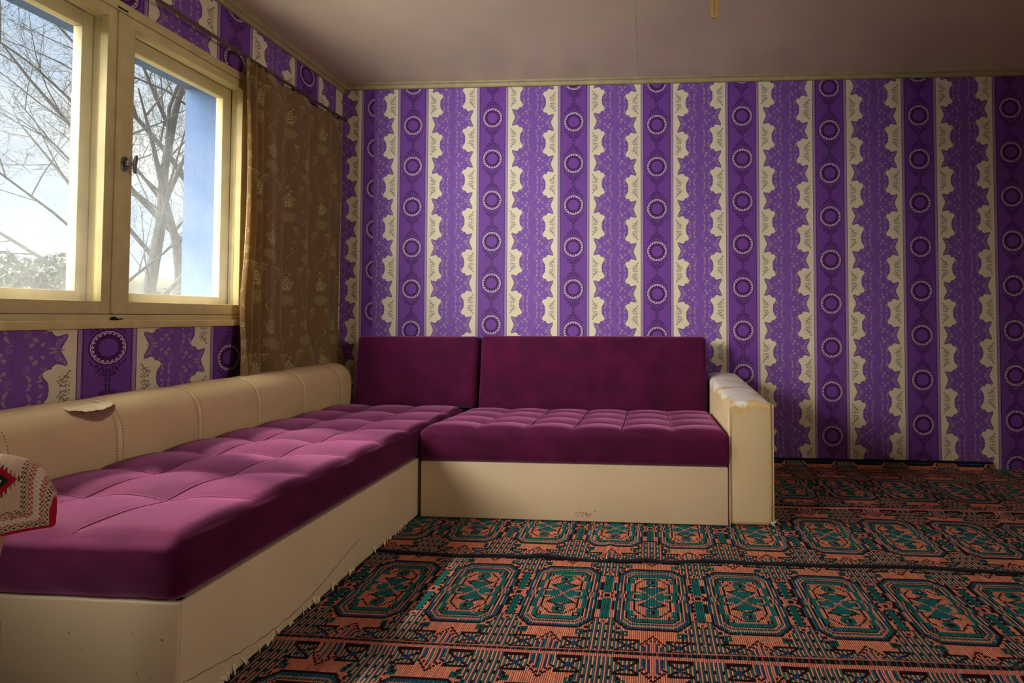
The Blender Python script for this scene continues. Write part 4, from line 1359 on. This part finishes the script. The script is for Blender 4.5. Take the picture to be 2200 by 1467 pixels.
# its bound edge
hx_ = np.linspace(0.93, 4.045, 220)
he = z_back(hx_, np.full_like(hx_, EDGE_Y))
V, Fc = tube_data([(p[0], p[1] - .003, p[2] - .001) for p in he], 0.0062, 7); pyd('bound_edge', V, Fc, HEM, rug_b, True)
he = z_back(hx_, np.full_like(hx_, -0.001))
V, Fc = tube_data([(p[0], p[1] - .002, p[2] + .004) for p in he], 0.0075, 7); pyd('bound_edge', V, Fc, HEM, rug_b, True)
rug_c = rug_mesh('rug', 4.06, 4.93, -1.12, -0.010, UC, -0.60, cy=.008, zfun=lambda X, Y: np.stack([X, Y, .0045 + wav(X, Y) * .8], -1))
tag(rug_c, 'strip of a further rug in the dark far right corner by the wall', 'rug', 'patterned rugs on the floor')

# lint and crumbs
random.seed(21); V, Fc = [], []
for i in range(150):
    x = random.uniform(1.05, 3.4); y = random.uniform(-2.1, -1.28)
    z = 0.0165 if abs(y + 1.752) > .05 else .030
    z = float(z_front(np.array(x), np.array(y))[2]) + .0012
    l = random.uniform(.002, .007); a = random.uniform(0, PI); w = random.uniform(.0006, .0016); k = len(V)
    dx, dy = l * math.cos(a), l * math.sin(a)
    V += [(x - dx, y - dy, z), (x + dy * .3 + w, y + w, z + .0008), (x + dx, y + dy, z), (x + dy * .3 - w, y - w, z + .0016)]; Fc.append((k, k + 1, k + 2, k + 3))
tag(pyd('lint', V, Fc, LINT), 'pale specks of lint and crumbs scattered over the front rug', 'lint', kind='stuff')

# ------------------------------------------------------------------ chair back with embroidered cloth, left edge
EV = Vector((.74, .67, 0)).normalized(); NV = Vector((EV.y, -EV.x, 0)); PRT = Vector((.886, -2.202, 0))   # the back faces NV
CS = [-.52, -.515, -.505, -.49, -.47, -.44, -.37, -.26, -.15, -.10, -.069, -.052, -.035, -.023, -.014, -.007, -.003, .0]
CZ = [.500, .545, .575, .605, .622, .640, .655, .660, .655, .648, .641, .633, .622, .604, .582, .563, .536, .500]


def crown(sv):
    return float(np.interp(sv, CS, CZ))


def chair_pt(sv, dv, z):
    p = PRT + EV * sv + NV * dv
    return (p.x, p.y, z)


cr = empty('chair', PRT + EV * -.26)
tag(cr, 'tan upholstered chair at the left edge under the embroidered cloth', 'chair')
outl = [(-.082, .36), (-.076, .43), (-.068, .48), (-.054, .52), (-.036, .548), (-.026, .566)] + [(q, crown(q) - .007) for q in (-.026, -.040, -.06, -.09, -.14, -.20, -.26, -.32, -.38, -.43, -.46, -.48, -.494)] + [(-.498, .566), (-.490, .548), (-.476, .52), (-.464, .48), (-.458, .43), (-.454, .36)]
bm = bmesh.new()
fr_ = [bm.verts.new(chair_pt(q, .0, z)) for q, z in outl]; bk_ = [bm.verts.new(chair_pt(q, -.042, z)) for q, z in outl]
bm.faces.new(fr_); bm.faces.new(bk_[::-1])
for i in range(len(outl)):
    j = (i + 1) % len(outl); bm.faces.new((fr_[i], bk_[i], bk_[j], fr_[j]))
bmesh.ops.recalc_face_normals(bm, faces=bm.faces)
eg = [e_ for e_ in bm.edges if abs(e_.calc_face_angle(0)) > 1.2]
bmesh.ops.bevel(bm, geom=eg, offset=.010, segments=3, affect='EDGES', profile=.5)
me = bpy.data.meshes.new('backrest'); bm.to_mesh(me); bm.free(); me.materials.append(TAN)
me.polygons.foreach_set('use_smooth', np.ones(len(me.polygons), bool)); link('backrest', me, cr)
V = []
for (q, dv) in ((-.47, -.03), (-.05, -.03), (-.05, -.40), (-.47, -.40)):
    V.append((q, dv))
SB, SF_ = [chair_pt(q, d_, .30) for q, d_ in V], [chair_pt(q, d_, .37) for q, d_ in V]
SB = [chair_pt(q, -d_ * 1.0 + .0, z) for z in (.30, .37) for q, d_ in V]
o_ = pyd('seat', SB, [(3, 2, 1, 0), (4, 5, 6, 7), (0, 1, 5, 4), (1, 2, 6, 5), (2, 3, 7, 6), (3, 0, 4, 7)], TAN, cr)
md = o_.modifiers.new('edge', 'BEVEL'); md.width = .015; md.segments = 3
for (q, dv) in ((-.44, -.02), (-.09, -.02), (-.44, .37), (-.09, .37)):
    tube('leg', [chair_pt(q, dv, .006), chair_pt(q, dv, .36)], [0.014, 0.019], WOODM, cr, 10)


def cloth_colour(U, Vv):
    """U distance from the right hem, Vv from the bottom hem"""
    cream = np.array(lin(206, 174, 148)[:3]); red = np.array(lin(170, 22, 40)[:3]); dred = np.array(lin(104, 16, 26)[:3]); blk = np.array(lin(44, 38, 28)[:3]); wht = np.array(lin(230, 218, 204)[:3])
    C = np.ones(U.shape + (3,)) * cream
    d = np.minimum(U, Vv); along = np.where(U < Vv, Vv, U)

    def row(d0, col, ph, wd=.0019, per=.0092):
        wob = .0010 * np.sign(np.sin(along / per * 2 * PI + ph))
        C[(np.abs(d - d0 - wob) < wd / 2) & (np.abs(np.sin(along / per * 2 * PI + ph)) > .3)] = col
    C[d < .0055] = red
    for d0, c, ph in ((.0085, blk, 0), (.0118, blk, 2), (.0158, red, 1), (.0202, wht, 0), (.0240, wht, 2), (.0286, red, .5), (.0322, red, 1.9), (.0362, blk, 1.4), (.0400, dred, .2)):
        row(d0, c, ph)
    q = np.abs(U - .080) + np.abs(Vv - .100) * .8
    C[q < .034] = red; C[q < .024] = blk; C[q < .015] = wht
    C[(np.abs(q - .037) < .003) & (np.sin(U * 1300) > .2)] = dred
    C[(np.sin(U * 3000) > .6)] *= .93
    return C


n1, n2 = 200, 260
cs = np.linspace(-.235, 0, n1); ct = np.linspace(0, 1, n2)
Vc2 = np.zeros((n2, n1, 3)); U2 = np.zeros((n2, n1)); V2_ = np.zeros((n2, n1))
for j, q in enumerate(cs):
    zt_ = crown(q) + .001
    kk = min(1.0, max(0.06, (zt_ - .500) / .06))
    RT = .024 * kk
    fh = max(.002, zt_ - .018 * kk - .500)
    tot = fh + RT * PI + .09 * kk
    for i, t in enumerate(ct):
        L_ = t * tot
        if L_ < fh: dv, z = .004 + .003 * math.sin(q * 60) * (1 - L_ / fh), .500 + L_
        elif L_ < fh + RT * PI:
            th = (L_ - fh) / RT; dv, z = .004 - .025 * kk * (1 - math.cos(th)), .500 + fh + .018 * kk * math.sin(th)
        else: dv, z = .004 - .050 * kk, max(.515 if kk > .5 else .500, .500 + fh - (L_ - fh - RT * PI))
        Vc2[i, j] = chair_pt(q, dv, z); U2[i, j] = -q; V2_[i, j] = L_
dc = np_mesh('embroidered_cloth', Vc2, grid_faces(n2, n1), CLOTHM, None, True, pcol=cloth_colour(U2, V2_))
md = dc.modifiers.new('thickness', 'SOLIDIFY'); md.thickness = 0.0016; md.offset = 1
tag(dc, 'cream cloth with red border and cross-stitch rows draped over the chair back', 'cloth')

# ------------------------------------------------------------------ lamp cord stub hanging from the ceiling
px_, py_ = 2.278, -1.2
pc = empty('lamp_cord', (px_, py_, 2.4)); tag(pc, 'tan plastic cord end hanging from the ceiling without a lamp', 'cord')
zc_ = ceil_z(px_)
tube('cord', [(px_ + .004, py_, zc_ - .002), (px_ + .003, py_, zc_ - .10), (px_, py_, 2.150), (px_, py_, 2.11)], 0.0045, SOCKET, pc, 8)
lathe('ceiling_cap', [(0.034, 0.0), (0.034, -0.006), (0.026, -0.020), (0.010, -0.030)], (px_ + .004, py_, zc_ - .0005), (0, 0, 1), SOCKET, pc, 24)
for sx_ in (-1, 1):
    V = []; n = 14; prof = [(.0040, 2.135), (.0068, 2.125), (.0082, 2.112), (.0088, 2.100), (.0086, 2.080), (.0078, 2.062), (.0068, 2.052), (.0045, 2.0485)]
    for r_, z in prof:
        for k in range(n):
            t = 2 * PI * k / n
            V.append((px_ + sx_ * .0078 * (r_ / .0088) + r_ * math.cos(t), py_ + r_ * 1.25 * math.sin(t), z))
    Fc = [(i * n + k, i * n + (k + 1) % n, (i + 1) * n + (k + 1) % n, (i + 1) * n + k) for i in range(len(prof) - 1) for k in range(n)]
    Fc += [tuple(range(n)), tuple((len(prof) - 1) * n + k for k in range(n))[::-1]]
    pyd('connector_half', V, Fc, SOCKET, pc, True)
box('connector_clip', px_ + .012, px_ + .0185, py_ - .006, py_ + .006, 2.098, 2.118, SOCKET, pc, .002)

# ------------------------------------------------------------------ outside
GZ = -0.55


def ground_z(X, Y):
    t = np.clip((-X - 8.5) / 4.5, 0, 1); t = t * t * (3 - 2 * t)
    return GZ + 2.55 * t + 0.10 * np.sin(X * .7 + Y * .4) * t + .06 * np.sin(Y * 1.3) * t


gx = np.concatenate([np.linspace(-.31, -8, 12), np.linspace(-8.4, -14, 24), np.linspace(-16, -60, 12)]); gy = np.linspace(-45, 50, 60)
GX, GY = np.meshgrid(gx, gy)
go = np_mesh('ground_outside', np.stack([GX, GY, ground_z(GX, GY)], -1), grid_faces(60, len(gx)), GRASS)
struct(go)


def tree(name, base, height, seed, label, lean=(0, 0), spread=.55, levels=5, r0=.17, first=.28, twigs=3):
    rnd = random.Random(seed)
    TV, TF, BV, BF = [], [], [], []

    def grow(p, d, L_, r, lev):
        nseg = 6 if lev == 0 else (4 if lev < 3 else 3)
        pts, rad, dirs = [p.copy()], [r], [d.copy()]
        for i in range(nseg):
            jt = .05 if lev == 0 else .13
            d = (d + Vector((rnd.gauss(0, jt), rnd.gauss(0, jt), rnd.gauss(0.03, jt * .7)))).normalized()
            p = p + d * (L_ / nseg)
            pts.append(p.copy()); rad.append(r * (1 - (.70 if lev == 0 else .88) * (i + 1) / nseg)); dirs.append(d.copy())
        tv, tf = (TV, TF) if lev <= 1 else (BV, BF)
        v, f = tube_data(pts, rad, 8 if lev == 0 else (6 if lev == 1 else (4 if lev == 2 else 3)), len(tv))
        tv.extend(v); tf.extend(f)
        if lev >= levels: return
        nchild = (9 if lev == 0 else (6 if lev == 1 else (5 if lev == 2 else twigs)))
        for c in range(nchild):
            t = (first if lev == 0 else .22) + (1 - (first if lev == 0 else .22)) * (c + rnd.random() * .8) / nchild
            k = min(nseg - 1, int(t * nseg)); q = pts[k].lerp(pts[k + 1], t * nseg - k)
            dd = dirs[k + 1]
            a = dd.orthogonal().normalized(); a.rotate(Matrix.Rotation(rnd.random() * 2 * PI + c * 2.4, 3, dd))
            nd = (dd * (1 - spread * .6) + a * spread * rnd.uniform(.8, 1.3) + Vector((0, 0, .16))).normalized()
            grow(q, nd, L_ * (rnd.uniform(.50, .68) if lev == 0 else rnd.uniform(.42, .62)) * (1.1 - .35 * t), max(.0026, rad[k] * rnd.uniform(.36, .54)), lev + 1)
    b = Vector(base); b.z = float(ground_z(np.array(b.x), np.array(b.y))) - .05
    grow(b, Vector((lean[0], lean[1], 1)).normalized(), height, r0, 0)
    o = empty(name, b)
    pyd('trunk', TV, TF, BARK, o, True); pyd('branches', BV, BF, TWIG, o)
    return tag(o, label, 'tree', 'bare trees outside')


tree('bare_tree', (-7.0, 5.62, 0), 7.4, 3, 'large bare tree filling the right-hand window pane', first=.24, r0=.19, spread=.6, levels=5, twigs=5)
tree('bare_tree', (-6.6, 4.66, 0), 6.2, 8, 'smaller bare tree leaning just left of the large one, behind the window handle', lean=(-.05, -.06), r0=.12, first=.22, twigs=4)
tree('bare_tree', (-5.6, 3.42, 0), 5.0, 5, 'bare tree behind the mullion whose twigs reach across the left-hand pane', lean=(0, .03), r0=.08, first=.2, spread=.75, twigs=4)


def bush(name, base, rad, hgt, seed, label):
    rng = np.random.default_rng(seed)
    n = 2600
    v = rng.normal(size=(n, 3)); v /= np.linalg.norm(v, axis=1)[:, None]; v[:, 2] = np.abs(v[:, 2])
    rr = rng.random(n) ** .25
    lump = 1 + .22 * np.sin(v[:, 0] * 5 + seed) * np.cos(v[:, 1] * 6 + v[:, 2] * 4)
    bz = float(ground_z(np.array(base[0]), np.array(base[1])))
    P = v * (rr * lump)[:, None] * np.array([rad, rad, hgt]) + np.array([base[0], base[1], bz])
    a = rng.normal(size=(n, 3)) * .05; b = rng.normal(size=(n, 3)) * .03
    V = np.stack([P - a, P + b, P + a, P - b], 1).reshape(-1, 3); F_ = np.arange(4 * n).reshape(n, 4)
    o = empty(name, (base[0], base[1], bz))
    np_mesh('foliage', V, F_, LEAFM, o, False)
    tube('stem', [(base[0], base[1], bz - .05), (base[0], base[1], bz + hgt * .6)], [.05, .02], BARK, o, 6)
    return tag(o, label, 'bush', 'bushes on the bank outside')


bush('evergreen_bush', (-10.5, 5.0, 0), 1.1, 1.5, 1, 'dark evergreen bush at the bottom left of the left-hand pane')
bush('evergreen_bush', (-11.0, 6.6, 0), 1.2, 1.2, 2, 'evergreen bush low beside the mullion in the left-hand pane')
bush('evergreen_bush', (-10.2, 9.3, 0), 1.3, 1.6, 4, 'green bush right of the large tree trunk, beside the blue reveal')
bush('evergreen_bush', (-9.6, 7.0, 0), 1.0, 0.9, 6, 'low bush at the foot of the large tree, left of its trunk')
